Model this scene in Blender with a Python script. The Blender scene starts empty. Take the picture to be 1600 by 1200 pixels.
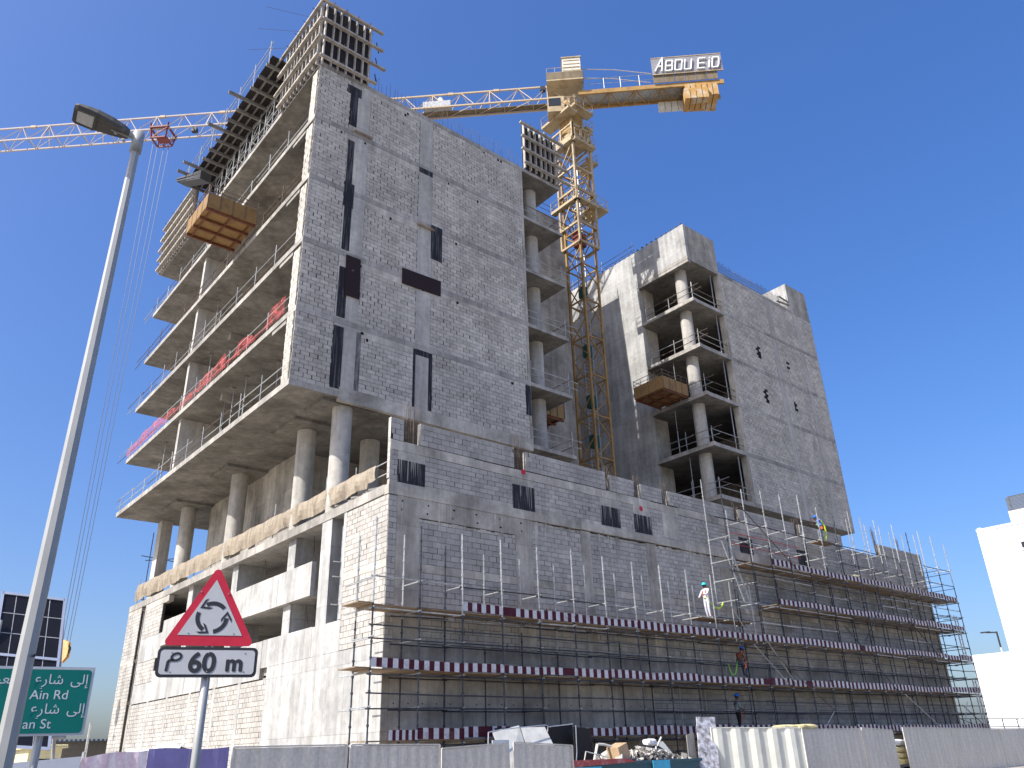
import bpy, math, random
from mathutils import Vector, Matrix
random.seed(7)
scene = bpy.context.scene
COL = scene.collection
R = math.radians

# ------------------------------------------------------------------ camera
cam_d = bpy.data.cameras.new('camera')
cam_d.sensor_width = 36.0
cam_d.lens = 1242.0 / 1600.0 * 36.0
cam_d.clip_start = 0.1
cam_d.clip_end = 6000
cam = bpy.data.objects.new('camera', cam_d)
COL.objects.link(cam)
rot = Matrix(((0.77170535, -0.24685947, -0.58611539),
              (-0.63535067, -0.34024172, -0.69322803),
              (-0.02829101, 0.90735658, -0.41940869)))
cam.matrix_world = Matrix.Translation((0, 0, 1.7)) @ rot.to_4x4()
scene.camera = cam

# ------------------------------------------------------------------ sky, sun, exposure
SUN_EL = 44.0
SUN_D = Vector((math.cos(R(SUN_EL)), -0.035, -math.sin(R(SUN_EL)))).normalized()   # travel direction of the light
world = bpy.data.worlds.new('World')
scene.world = world
world.use_nodes = True
wn = world.node_tree
for n in list(wn.nodes):
    wn.nodes.remove(n)
out = wn.nodes.new('ShaderNodeOutputWorld')
bg = wn.nodes.new('ShaderNodeBackground')
sky = wn.nodes.new('ShaderNodeTexSky')
sky.sky_type = 'NISHITA'
sky.sun_disc = False
sky.sun_elevation = R(SUN_EL)
sky.sun_rotation = R(-88.0)
sky.altitude = 0
sky.air_density = 1.0
sky.dust_density = 3.2
sky.ozone_density = 6.0
bg.inputs['Strength'].default_value = 0.15
# the phone's rendering of the sky colour, the same everywhere in the sky
gm = wn.nodes.new('ShaderNodeGamma')
gm.inputs[1].default_value = 0.8
hs = wn.nodes.new('ShaderNodeHueSaturation')
hs.inputs['Hue'].default_value = 0.514
hs.inputs['Saturation'].default_value = 1.35
wn.links.new(sky.outputs[0], gm.inputs[0])
wn.links.new(gm.outputs[0], hs.inputs['Color'])
wn.links.new(hs.outputs[0], bg.inputs[0])
wn.links.new(bg.outputs[0], out.inputs[0])
sun_d = bpy.data.lights.new('sun', 'SUN')
sun_d.energy = 3.35
sun_d.angle = R(0.53)
sun_d.color = (1.0, 0.98, 0.95)
sun = bpy.data.objects.new('sun', sun_d)
COL.objects.link(sun)
sun.rotation_euler = SUN_D.to_track_quat('-Z', 'Y').to_euler()
sun.location = (-60, 0, 80)
scene.view_settings.view_transform = 'Standard'
scene.view_settings.look = 'None'
scene.view_settings.exposure = 1.0
scene.view_settings.gamma = 1.0
scene.view_settings.use_curve_mapping = False

# ------------------------------------------------------------------ materials
def new_mat(name):
    m = bpy.data.materials.new(name)
    m.use_nodes = True
    nt = m.node_tree
    b = nt.nodes['Principled BSDF']
    return m, nt, b

def N(nt, typ, **kw):
    n = nt.nodes.new(typ)
    for k, v in kw.items():
        setattr(n, k, v)
    return n

def L(nt, a, b):
    nt.links.new(a, b)

def mapped(nt, scale):
    g = N(nt, 'ShaderNodeNewGeometry')
    mp = N(nt, 'ShaderNodeMapping')
    mp.inputs['Scale'].default_value = scale
    L(nt, g.outputs['Position'], mp.inputs[0])
    return mp.outputs[0]

def noise(nt, vec, scale, detail=4, rough=0.55):
    n = N(nt, 'ShaderNodeTexNoise')
    n.inputs['Scale'].default_value = scale
    n.inputs['Detail'].default_value = detail
    n.inputs['Roughness'].default_value = rough
    L(nt, vec, n.inputs['Vector'])
    return n.outputs['Fac']

def rng(nt, fac, a, b, lo, hi):
    n = N(nt, 'ShaderNodeMapRange')
    n.inputs['From Min'].default_value = a
    n.inputs['From Max'].default_value = b
    n.inputs['To Min'].default_value = lo
    n.inputs['To Max'].default_value = hi
    L(nt, fac, n.inputs['Value'])
    return n.outputs[0]

def mul(nt, a, b):
    n = N(nt, 'ShaderNodeMath', operation='MULTIPLY')
    for i, v in enumerate((a, b)):
        if isinstance(v, (int, float)):
            n.inputs[i].default_value = v
        else:
            L(nt, v, n.inputs[i])
    return n.outputs[0]

def scale_col(nt, col, fac):
    n = N(nt, 'ShaderNodeVectorMath', operation='SCALE')
    if isinstance(col, tuple):
        n.inputs[0].default_value = col[:3]
    else:
        L(nt, col, n.inputs[0])
    if isinstance(fac, (int, float)):
        n.inputs['Scale'].default_value = fac
    else:
        L(nt, fac, n.inputs['Scale'])
    return n.outputs[0]

def mixc(nt, fac, a, b):
    n = N(nt, 'ShaderNodeMix', data_type='RGBA')
    for sock, v in ((n.inputs[0], fac), (n.inputs[6], a), (n.inputs[7], b)):
        if isinstance(v, tuple):
            sock.default_value = v
        elif isinstance(v, (int, float)):
            sock.default_value = v
        else:
            L(nt, v, sock)
    return n.outputs[2]

def bump(nt, bsdf, h, strength, dist=0.02):
    n = N(nt, 'ShaderNodeBump')
    n.inputs['Strength'].default_value = strength
    n.inputs['Distance'].default_value = dist
    L(nt, h, n.inputs['Height'])
    L(nt, n.outputs[0], bsdf.inputs['Normal'])

def concrete(name, base, lines=0.0, blotch=0.3, warm=(0.40, 0.36, 0.30)):
    m, nt, b = new_mat(name)
    P = mapped(nt, (1, 1, 1))
    n1 = noise(nt, P, 0.55, 6, 0.6)
    n2 = noise(nt, P, 4.0, 5, 0.6)
    ST = mapped(nt, (2.6, 2.6, 0.22))
    n3 = noise(nt, ST, 1.0, 5, 0.6)
    n4 = noise(nt, P, 45.0, 3, 0.6)
    f = mul(nt, rng(nt, n1, 0.3, 0.7, 1 - blotch, 1 + blotch * 0.8), rng(nt, n3, 0.3, 0.7, 0.74, 1.14))
    f = mul(nt, f, rng(nt, n2, 0.3, 0.7, 0.86, 1.1))
    f = mul(nt, f, rng(nt, n4, 0.3, 0.7, 0.92, 1.06))
    n5 = noise(nt, P, 0.9, 4, 0.7)
    c = mixc(nt, rng(nt, n5, 0.45, 0.75, 0.0, 0.35), base + (1,), tuple(w * base[1] / 0.36 for w in warm) + (1,))
    if lines > 0:
        g = N(nt, 'ShaderNodeNewGeometry')
        sx = N(nt, 'ShaderNodeSeparateXYZ')
        L(nt, g.outputs['Position'], sx.inputs[0])
        ad = N(nt, 'ShaderNodeMath', operation='ADD')
        L(nt, sx.outputs[0], ad.inputs[0]); L(nt, sx.outputs[1], ad.inputs[1])
        cx = N(nt, 'ShaderNodeCombineXYZ')
        L(nt, ad.outputs[0], cx.inputs[0]); L(nt, sx.outputs[2], cx.inputs[1])
        br = N(nt, 'ShaderNodeTexBrick')
        br.offset = 0.0
        br.inputs['Scale'].default_value = 1.0
        br.inputs['Mortar Size'].default_value = 0.012
        br.inputs['Brick Width'].default_value = 1.22
        br.inputs['Row Height'].default_value = 2.44
        br.inputs['Color1'].default_value = (0.86, 0.86, 0.86, 1)
        br.inputs['Color2'].default_value = (1.08, 1.08, 1.08, 1)
        br.inputs['Mortar'].default_value = (1 - lines, 1 - lines, 1 - lines, 1)
        L(nt, cx.outputs[0], br.inputs['Vector'])
        bw = N(nt, 'ShaderNodeRGBToBW')
        L(nt, br.outputs['Color'], bw.inputs[0])
        f = mul(nt, f, bw.outputs[0])
    L(nt, scale_col(nt, c, f), b.inputs['Base Color'])
    b.inputs['Roughness'].default_value = 0.9
    b.inputs['Specular IOR Level'].default_value = 0.2
    bump(nt, b, n2, 0.35, 0.02)
    return m

def block_mat(name, base, var):
    m, nt, b = new_mat(name)
    oi = N(nt, 'ShaderNodeObjectInfo')
    g = N(nt, 'ShaderNodeNewGeometry')
    ad = N(nt, 'ShaderNodeMath', operation='ADD')
    L(nt, oi.outputs['Random'], ad.inputs[0]); L(nt, g.outputs['Random Per Island'], ad.inputs[1])
    fr = N(nt, 'ShaderNodeMath', operation='FRACT')
    L(nt, ad.outputs[0], fr.inputs[0])
    P = mapped(nt, (1, 1, 1))
    n1 = noise(nt, P, 0.4, 6, 0.65)
    n2 = noise(nt, P, 30.0, 4, 0.7)
    n3 = noise(nt, P, 3.0, 4, 0.6)
    n4 = noise(nt, mapped(nt, (1.1, 1.1, 0.16)), 1.0, 5, 0.62)
    n5 = noise(nt, mapped(nt, (0.28, 0.28, 0.9)), 1.0, 4, 0.6)
    f = mul(nt, rng(nt, fr.outputs[0], 0, 1, 1 - var, 1 + var), rng(nt, n1, 0.3, 0.7, 0.86, 1.10))
    f = mul(nt, f, rng(nt, n4, 0.32, 0.68, 0.85, 1.08))
    f = mul(nt, f, rng(nt, n5, 0.35, 0.65, 0.93, 1.05))
    f = mul(nt, f, rng(nt, n2, 0.25, 0.75, 0.84, 1.1))
    f = mul(nt, f, rng(nt, n3, 0.3, 0.7, 0.9, 1.06))
    smear = rng(nt, noise(nt, P, 0.9, 6, 0.7), 0.62, 0.68, 0.0, 0.7)
    c = mixc(nt, smear, scale_col(nt, base, f), tuple(v * 1.12 for v in base) + (1,))
    L(nt, c, b.inputs['Base Color'])
    b.inputs['Roughness'].default_value = 0.95
    b.inputs['Specular IOR Level'].default_value = 0.1
    bump(nt, b, n2, 0.5, 0.01)
    return m

def plain(name, col, rough=0.6, metal=0.0, var=0.15, nscale=4.0, streak=False, b_str=0.0):
    m, nt, b = new_mat(name)
    P = mapped(nt, (3, 3, 0.3) if streak else (1, 1, 1))
    n1 = noise(nt, P, nscale, 5, 0.65)
    oi = N(nt, 'ShaderNodeObjectInfo')
    f = mul(nt, rng(nt, n1, 0.3, 0.7, 1 - var, 1 + var), rng(nt, oi.outputs['Random'], 0, 1, 1 - var * 0.5, 1 + var * 0.5))
    L(nt, scale_col(nt, col, f), b.inputs['Base Color'])
    b.inputs['Roughness'].default_value = rough
    b.inputs['Metallic'].default_value = metal
    b.inputs['Specular IOR Level'].default_value = 0.3
    if b_str:
        bump(nt, b, n1, b_str, 0.03)
    return m

def splash(name, col, col2, lo, hi, scale, stretch=(1, 1, 1), rough=0.7):
    """Two-colour worn surface: col with splashes or streaks of col2."""
    m, nt, b = new_mat(name)
    P = mapped(nt, stretch)
    n1 = noise(nt, P, scale, 7, 0.65)
    n2 = noise(nt, mapped(nt, (1, 1, 1)), 12, 4, 0.6)
    c = mixc(nt, rng(nt, n1, lo, hi, 0, 1), col + (1,), col2 + (1,))
    L(nt, scale_col(nt, c, rng(nt, n2, 0.3, 0.7, 0.85, 1.12)), b.inputs['Base Color'])
    b.inputs['Roughness'].default_value = rough
    b.inputs['Specular IOR Level'].default_value = 0.25
    return m

M = {}
M['conc'] = concrete('cast_concrete', (0.45, 0.407, 0.342), lines=0.26, blotch=0.42)
M['conc_light'] = concrete('pale_concrete', (0.45, 0.436, 0.408), lines=0.32, blotch=0.25)
M['slab'] = concrete('slab_concrete', (0.40, 0.37, 0.325), lines=0.38, blotch=0.35)
M['soffit'] = concrete('shade_toned_soffit_concrete', (0.225, 0.21, 0.185), lines=0.4, blotch=0.4)  # darker than the slab edges: shade under the floors put into the colour
M['column'] = concrete('column_concrete', (0.48, 0.448, 0.395), lines=0.0, blotch=0.2)
M['smear'] = concrete('smeared_concrete', (0.50, 0.455, 0.385), lines=0.0, blotch=0.45)
M['block'] = block_mat('concrete_block', (0.465, 0.434, 0.386), 0.12)
M['block_t'] = block_mat('tower_block', (0.545, 0.498, 0.428), 0.14)
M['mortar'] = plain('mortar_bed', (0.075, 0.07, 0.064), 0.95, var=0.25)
M['membrane'] = splash('bitumen_membrane', (0.022, 0.021, 0.024), (0.17, 0.163, 0.155), 0.5, 0.72, 2.0, (5, 5, 0.3))
M['stain'] = splash('dark_bitumen_stain', (0.10, 0.095, 0.09), (0.30, 0.28, 0.25), 0.4, 0.65, 2.0, (3, 3, .6))
M['brown'] = splash('film_faced_plywood', (0.028, 0.014, 0.013), (0.22, 0.2, 0.18), 0.66, 0.78, 3.0)
M['galv'] = plain('galvanised_tube', (0.40, 0.40, 0.39), 0.5, 0.35, 0.3, 6.0)
M['darktube'] = plain('weathered_and_shaded_tube', (0.06, 0.065, 0.075), 0.55, 0.45, 0.45, 3.0)  # dark tubes; on the scaffold the colour also holds the shade below the boards
M['rebar'] = plain('rusty_rebar', (0.14, 0.105, 0.088), 0.85, 0.2, 0.4, 5.0)
M['timber'] = plain('formwork_timber', (0.41, 0.37, 0.315), 0.85, 0, 0.3, 2.5)
M['timber_g'] = plain('grey_timber', (0.20, 0.185, 0.165), 0.85, 0, 0.3, 2.5)
M['board'] = plain('scaffold_board', (0.27, 0.195, 0.125), 0.8, 0, 0.35, 2.0)
M['ply'] = splash('dark_plywood', (0.03, 0.025, 0.024), (0.12, 0.11, 0.10), 0.6, 0.8, 2.0)
M['yellow'] = splash('crane_yellow_paint', (0.37, 0.225, 0.08), (0.17, 0.095, 0.04), 0.48, 0.75, 1.4)
M['cream'] = splash('crane_cream_paint', (0.46, 0.36, 0.22), (0.20, 0.135, 0.075), 0.48, 0.75, 1.2)
M['apron'] = splash('dirty_apron_sheet', (0.20, 0.155, 0.095), (0.11, 0.08, 0.05), 0.45, 0.7, 1.5, (1.5, 1.5, .4))
M['jibpaint'] = splash('faded_jib_paint', (0.49, 0.385, 0.26), (0.28, 0.18, 0.10), 0.6, 0.8, 1.2)
M['jibwhite'] = splash('pale_jib_paint', (0.43, 0.375, 0.35), (0.30, 0.20, 0.17), 0.6, 0.8, 0.8)
M['white'] = plain('white_paint', (0.78, 0.78, 0.76), 0.5, 0, 0.06, 2.0)
M['offwhite'] = plain('off_white_sheet', (0.62, 0.60, 0.54), 0.7, 0, 0.15, 3.0)
M['signgrey'] = plain('grey_sign_sheet', (0.25, 0.24, 0.25), 0.5, 0.1, 0.1, 2.0)
M['ballast'] = splash('ballast_block_paint', (0.46, 0.26, 0.08), (0.50, 0.42, 0.30), 0.5, 0.62, 1.1)
M['redbox'] = plain('red_trolley_paint', (0.20, 0.05, 0.045), 0.6, 0, 0.2)
M['maroon'] = splash('faded_maroon_stripe', (0.075, 0.010, 0.02), (0.15, 0.07, 0.075), 0.55, 0.75, 2.2)
M['stripewhite'] = splash('scuffed_white_stripe', (0.60, 0.59, 0.59), (0.34, 0.31, 0.29), 0.52, 0.72, 2.2)
M['platyellow'] = splash('platform_plywood', (0.30, 0.18, 0.07), (0.17, 0.10, 0.05), 0.5, 0.75, 1.5)
M['platred'] = plain('platform_steel_brown', (0.16, 0.06, 0.03), 0.7, 0, 0.25)
M['tarp'] = splash('sand_tarpaulin', (0.345, 0.285, 0.21), (0.20, 0.16, 0.115), 0.45, 0.68, 1.6, (2.2, 2.2, .35))
M['net'] = plain('red_safety_net', (0.50, 0.085, 0.075), 0.8, 0, 0.25, 8.0)
def net_mat():
    m, nt, b = new_mat('red_net_mesh')
    P = mapped(nt, (1, 1, 1))
    n1 = noise(nt, P, 26.0, 2, 0.5); n2 = noise(nt, P, 2.2, 3, 0.6)
    b.inputs['Base Color'].default_value = (0.52, 0.075, 0.07, 1)
    b.inputs['Roughness'].default_value = 0.8
    a = N(nt, 'ShaderNodeMath', operation='ADD')
    L(nt, rng(nt, n1, 0.44, 0.6, 0.0, 0.7), a.inputs[0]); L(nt, rng(nt, n2, 0.4, 0.7, -0.2, 0.45), a.inputs[1])
    a.use_clamp = True
    L(nt, a.outputs[0], b.inputs['Alpha'])
    return m
M['netmesh'] = net_mat()
M['redpipe'] = plain('red_sprinkler_pipe', (0.30, 0.02, 0.025), 0.5, 0, 0.1)
M['hoard'] = splash('dusty_hoarding_sheet', (0.50, 0.475, 0.425), (0.60, 0.565, 0.50), 0.4, 0.7, 1.5, (2.0, 2.0, .4), 0.6)
M['hoard_cream'] = plain('cream_hoarding_sheet', (0.60, 0.59, 0.51), 0.6, 0, 0.1, 2.0)
M['purple'] = plain('purple_banner', (0.20, 0.175, 0.37), 0.55, 0, 0.12, 1.5)
M['pinkish'] = splash('faded_pink_banner', (0.66, 0.48, 0.52), (0.78, 0.70, 0.72), 0.4, 0.62, 2.0, (2.5, 2.5, .5))
M['banner_white'] = plain('white_banner', (0.78, 0.77, 0.75), 0.55, 0, 0.05, 1.5)
M['lampgrey'] = plain('lamp_post_paint', (0.40, 0.39, 0.36), 0.5, 0.25, 0.08, 2.0)
M['lamphead'] = splash('lamp_head_grey', (0.125, 0.115, 0.10), (0.34, 0.32, 0.28), 0.6, 0.8, 9.0)
M['lens'] = plain('frosted_lamp_lens', (0.62, 0.60, 0.55), 0.35, 0, 0.12, 40.0)
M['signred'] = plain('red_sign_border', (0.55, 0.025, 0.05), 0.45, 0, 0.12, 6.0)
M['signletter'] = plain('sign_letter_white', (0.66, 0.66, 0.66), 0.45, 0, 0.05)
M['signwhite'] = plain('sign_white', (0.52, 0.51, 0.50), 0.45, 0, 0.06, 5.0)
M['signblack'] = plain('sign_black', (0.035, 0.035, 0.04), 0.55, 0, 0.1, 5.0)
M['green'] = plain('green_sign_sheet', (0.0, 0.17, 0.135), 0.4, 0, 0.06, 3.0)
M['drab'] = plain('drab_cabin_wall', (0.16, 0.145, 0.12), 0.8, 0, 0.12)
M['solar'] = plain('solar_cell', (0.012, 0.011, 0.013), 0.25, 0, 0.1, 3.0)
M['alu'] = plain('aluminium_frame', (0.62, 0.62, 0.62), 0.35, 0.7, 0.08, 3.0)
M['skipblue'] = splash('teal_skip_paint', (0.05, 0.11, 0.135), (0.075, 0.125, 0.14), 0.55, 0.75, 2.0)
M['skipcyan'] = plain('light_blue_skip_paint', (0.07, 0.42, 0.62), 0.5, 0, 0.15, 3.0)
M['skipred'] = splash('faded_red_skip_paint', (0.36, 0.08, 0.08), (0.45, 0.24, 0.22), 0.5, 0.7, 3.0)
M['rubble'] = block_mat('rubble_pieces', (0.38, 0.35, 0.31), 0.7)
M['card'] = plain('cardboard', (0.48, 0.33, 0.19), 0.85, 0, 0.15)
M['sack'] = splash('yellow_sack', (0.56, 0.46, 0.20), (0.66, 0.60, 0.42), 0.45, 0.65, 3.0)
M['whitesack'] = plain('white_sack', (0.66, 0.66, 0.66), 0.7, 0, 0.15)
M['usedply'] = splash('cement_splashed_plywood', (0.13, 0.11, 0.11), (0.66, 0.64, 0.64), 0.36, 0.6, 3.5, (1, 1, 1.4))
M['wallwhite'] = plain('white_render', (0.72, 0.72, 0.71), 0.7, 0, 0.03, 0.5)
M['louvregrey'] = plain('grey_louvre_blade', (0.10, 0.10, 0.10), 0.6)
M['glass'] = plain('dark_window_glass', (0.03, 0.035, 0.04), 0.12, 0, 0.1)
M['void'] = plain('dark_opening', (0.01, 0.01, 0.01), 0.95, 0, 0.2)
M['pattern'] = plain('yellow_cabin_paint', (0.66, 0.60, 0.38), 0.7, 0, 0.1)
M['roofblue'] = plain('blue_grey_roof_sheet', (0.10, 0.12, 0.15), 0.6, 0, 0.15)
M['skin'] = plain('skin', (0.16, 0.085, 0.05), 0.6, 0, 0.1)
M['hairdark'] = plain('dark_hair', (0.01, 0.01, 0.01), 0.7)
M['whitecloth'] = splash('white_work_clothes', (0.62, 0.64, 0.68), (0.58, 0.36, 0.36), 0.5, 0.62, 3.0)
M['browncloth'] = plain('brown_shirt', (0.09, 0.05, 0.035), 0.85)
M['jeans'] = plain('dark_blue_trousers', (0.035, 0.055, 0.085), 0.85)
M['greyshirt'] = plain('grey_green_shirt', (0.24, 0.28, 0.28), 0.85)
M['blackcloth'] = plain('black_trousers', (0.015, 0.015, 0.017), 0.85)
M['blueshirt'] = plain('blue_shirt', (0.10, 0.20, 0.55), 0.85)
M['cyanhat'] = plain('turquoise_helmet', (0.03, 0.50, 0.55), 0.35, 0, 0.03)
M['bluehat'] = plain('blue_helmet', (0.01, 0.13, 0.55), 0.35, 0, 0.03)
M['orange'] = plain('orange_harness', (0.62, 0.10, 0.02), 0.7)
M['lime'] = plain('lime_lanyard', (0.55, 0.72, 0.05), 0.7)
M['limeg'] = plain('green_lanyard', (0.22, 0.60, 0.08), 0.7)
M['ground'] = concrete('sandy_ground', (0.46, 0.405, 0.33), lines=0.0, blotch=0.25)
M['asphalt'] = plain('asphalt', (0.055, 0.055, 0.055), 0.9, 0, 0.25, 6.0)
M['kerb'] = plain('kerb_concrete', (0.45, 0.42, 0.37), 0.9, 0, 0.15)
M['rope'] = plain('steel_rope', (0.10, 0.10, 0.11), 0.5, 0.4)
M['ivory'] = plain('ivory_sheet_metal', (0.64, 0.60, 0.50), 0.5, 0, 0.08)
M['orangepanel'] = plain('orange_hook_paint', (0.66, 0.42, 0.18), 0.6, 0, 0.15)

# ------------------------------------------------------------------ mesh helpers
def root_loc(o):
    v = Vector((0, 0, 0))
    while o is not None:
        v += o.location
        o = o.parent
    return v

class MB:
    def __init__(s):
        s.v = []; s.f = []; s.mi = []; s.cur = 0
    def face(s, pts):
        i = len(s.v); s.v += [tuple(p) for p in pts]; s.f.append(tuple(range(i, i + len(pts)))); s.mi.append(s.cur)
    def box(s, x0, x1, y0, y1, z0, z1):
        i = len(s.v)
        s.v += [(x0, y0, z0), (x1, y0, z0), (x1, y1, z0), (x0, y1, z0), (x0, y0, z1), (x1, y0, z1), (x1, y1, z1), (x0, y1, z1)]
        for q in ((0, 3, 2, 1), (4, 5, 6, 7), (0, 1, 5, 4), (1, 2, 6, 5), (2, 3, 7, 6), (3, 0, 4, 7)):
            s.f.append(tuple(i + k for k in q)); s.mi.append(s.cur)
        return s
    def obox(s, c, u, v, w):
        c = Vector(c); u = Vector(u); v = Vector(v); w = Vector(w)
        i = len(s.v)
        for sx, sy, sz in ((-1, -1, -1), (1, -1, -1), (1, 1, -1), (-1, 1, -1), (-1, -1, 1), (1, -1, 1), (1, 1, 1), (-1, 1, 1)):
            s.v.append(tuple(c + u * sx + v * sy + w * sz))
        for q in ((0, 3, 2, 1), (4, 5, 6, 7), (0, 1, 5, 4), (1, 2, 6, 5), (2, 3, 7, 6), (3, 0, 4, 7)):
            s.f.append(tuple(i + k for k in q)); s.mi.append(s.cur)
        return s
    def beam(s, p, q, w, h, up=(0, 0, 1)):
        p = Vector(p); q = Vector(q); d = (q - p)
        dn = d.normalized(); up = Vector(up)
        if abs(dn.dot(up)) > 0.98:
            up = Vector((1, 0, 0))
        a = dn.cross(up).normalized(); b = a.cross(dn).normalized()
        return s.obox((p + q) / 2, d / 2, a * (w / 2), b * (h / 2))
    def tube(s, p, q, r, n=6, r2=None, caps=True):
        p = Vector(p); q = Vector(q); d = (q - p).normalized()
        up = Vector((0, 0, 1)) if abs(d.z) < 0.95 else Vector((1, 0, 0))
        a = d.cross(up).normalized(); b = a.cross(d)
        r2 = r if r2 is None else r2
        i = len(s.v)
        for c, rr in ((p, r), (q, r2)):
            for k in range(n):
                t = 2 * math.pi * k / n
                s.v.append(tuple(c + a * (rr * math.cos(t)) + b * (rr * math.sin(t))))
        for k in range(n):
            k2 = (k + 1) % n
            s.f.append((i + k, i + k2, i + n + k2, i + n + k)); s.mi.append(s.cur)
        if caps:
            s.f.append(tuple(i + n - 1 - k for k in range(n))); s.mi.append(s.cur)
            s.f.append(tuple(i + n + k for k in range(n))); s.mi.append(s.cur)
        return s
    def path(s, pts, r, n=6):
        for a, b in zip(pts[:-1], pts[1:]):
            s.tube(a, b, r, n, caps=False)
        return s
    def prism(s, pts, ext):
        pts = [Vector(p) for p in pts]; e = Vector(ext); i = len(s.v); n = len(pts)
        s.v += [tuple(p) for p in pts] + [tuple(p + e) for p in pts]
        s.f.append(tuple(range(i, i + n))); s.f.append(tuple(range(i + 2 * n - 1, i + n - 1, -1)))
        s.mi += [s.cur, s.cur]
        for k in range(n):
            k2 = (k + 1) % n
            s.f.append((i + k, i + n + k, i + n + k2, i + k2)); s.mi.append(s.cur)
        return s
    def build(s, name, mat, parent=None, org=None, smooth=False, label=None, kind=None):
        off = root_loc(parent) if parent is not None else Vector(org or (0, 0, 0))
        me = bpy.data.meshes.new(name)
        me.from_pydata([(x - off.x, y - off.y, z - off.z) for x, y, z in s.v], [], s.f)
        for m in (mat if isinstance(mat, (list, tuple)) else [mat]):
            me.materials.append(M[m] if isinstance(m, str) else m)
        if any(s.mi):
            me.polygons.foreach_set('material_index', s.mi)
        if smooth:
            me.polygons.foreach_set('use_smooth', [True] * len(me.polygons))
        me.update()
        o = bpy.data.objects.new(name, me)
        COL.objects.link(o)
        if parent is not None:
            o.parent = parent
        else:
            o.location = off
        if label: o['label'] = label
        if kind: o['kind'] = kind
        return o

def tag(o, label, cat, group=None):
    o['label'] = label; o['category'] = cat
    if group: o['group'] = group
    return o

def thing(name, label, cat, loc, group=None):
    o = bpy.data.objects.new(name, None)
    o.empty_display_size = 0.3
    COL.objects.link(o); o.location = loc
    return tag(o, label, cat, group)

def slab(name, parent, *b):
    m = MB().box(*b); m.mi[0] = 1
    return m.build(name, ['soffit' if name == 'drop_panel' else 'slab', 'conc_light' if parent is pod else 'soffit'], parent)  # undersides and drop panels get the concrete with shade in its colour
def box(name, mat, parent, *b, **kw):
    return MB().box(*b).build(name, mat, parent, **kw)

# ------------------------------------------------------------------ block walls
COURSE = 0.2155
class Blocks:
    """Collects the blocks of one building; the 300 that show largest become parts, the rest one stuff part."""
    def __init__(s, root, mat, open_=0.12):
        s.root = root; s.mat = mat; s.b = []; s.bed = MB(); s.open = open_
    def panel(s, axis, fixed, a0, a1, z0, z1, jit=0.006, holes=(), bed=True, miss=0.0):
        n = max(1, round((z1 - z0) / COURSE)); h = (z1 - z0) / n; bw = 0.43
        for r in range(n):
            zb = z0 + r * h
            a = a0 - (bw / 2 if r % 2 else 0)
            a -= random.uniform(0, 0.03)
            while a < a1 - 0.02:
                b0 = max(a, a0); b1 = min(a + bw, a1)
                a += bw
                if b1 - b0 < 0.05: continue
                ac = (b0 + b1) / 2; zc = zb + h / 2
                if any(h0 < ac < h1 and v0 < zc < v1 for h0, h1, v0, v1 in holes): continue
                if random.random() < miss: continue
                g = random.uniform(0.006, 0.011); gz = random.uniform(0.006, 0.010)
                gv = g + (random.uniform(0.006, 0.03) if random.random() < s.open else 0)
                s.b.append((axis, fixed + random.uniform(-jit, jit * 0.6), ac, zc, b1 - b0 - 2 * gv, h - 2 * gz))
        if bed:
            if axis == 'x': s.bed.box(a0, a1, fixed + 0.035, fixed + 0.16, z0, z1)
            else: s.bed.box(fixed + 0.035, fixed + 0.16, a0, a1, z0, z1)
    def finish(s):
        s.bed.build('mortar_bed', 'mortar', s.root, kind='stuff')
        C = Vector((0, 0, 1.7))
        def size(t):
            p = Vector((t[2], t[1], t[3])) if t[0] == 'x' else Vector((t[1], t[2], t[3]))
            d = (p - C)
            cos = abs(d.normalized().y) if t[0] == 'x' else abs(d.normalized().x)
            return -(t[4] * t[5] * cos / d.length_squared)
        s.b.sort(key=size)
        cache = {}
        off = root_loc(s.root)
        D = 0.06
        for t in s.b[:300]:
            ax, fx, a, z, w, h = t
            key = (ax, round(w, 2), round(h, 2))
            if key not in cache:
                m = MB(); w2, h2 = key[1] / 2, key[2] / 2
                if ax == 'x': m.box(-w2, w2, 0, D, -h2, h2)
                else: m.box(0, D, -w2, w2, -h2, h2)
                me = bpy.data.meshes.new('block')
                me.from_pydata(m.v, [], m.f); me.materials.append(M[s.mat]); me.update()
                cache[key] = me
            o = bpy.data.objects.new('block', cache[key])
            COL.objects.link(o); o.parent = s.root
            p = Vector((a, fx, z)) if ax == 'x' else Vector((fx, a, z))
            o.location = p - off
        m = MB()
        for ax, fx, a, z, w, h in s.b[300:]:
            if ax == 'x': m.box(a - w / 2, a + w / 2, fx, fx + D, z - h / 2, z + h / 2)
            else: m.box(fx, fx + D, a - w / 2, a + w / 2, z - h / 2, z + h / 2)
        if m.v:
            m.build('blockwork', s.mat, s.root, kind='stuff')

# ------------------------------------------------------------------ ground
MB().box(-3000, 3000, -3000, 3000, -0.5, 0).build('ground', 'ground', kind='structure')
MB().box(-300, 300, -12, 13.5, -0.1, 0.004).build('road', 'asphalt', kind='structure')
kb = MB()
for k in range(-60, 60):
    kb.box(k * 1.0 + 0.005, k * 1.0 + 0.995, 13.5, 13.65, -0.1, 0.13)
kb.build('kerb', 'kerb', kind='structure')
MB().box(-300, 300, 13.65, 18.5, -0.1, 0.12).build('pavement', 'kerb', kind='structure')

# ------------------------------------------------------------------ podium building
YP, XP = 25.8, 15.4
YE = 59.2           # far end of the left face
XE = 60.6           # far end of the right face
pod = thing('podium_building', 'bare concrete and block podium, the wide lower building that carries both towers', 'building', (XP, YP, 0))
PB = Blocks(pod, 'block')
# solid wall behind the right face
box('wall', 'mortar', pod, XP + 0.17, XE - 0.02, YP + 0.17, YP + 0.32, 0, 10.9)
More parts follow.
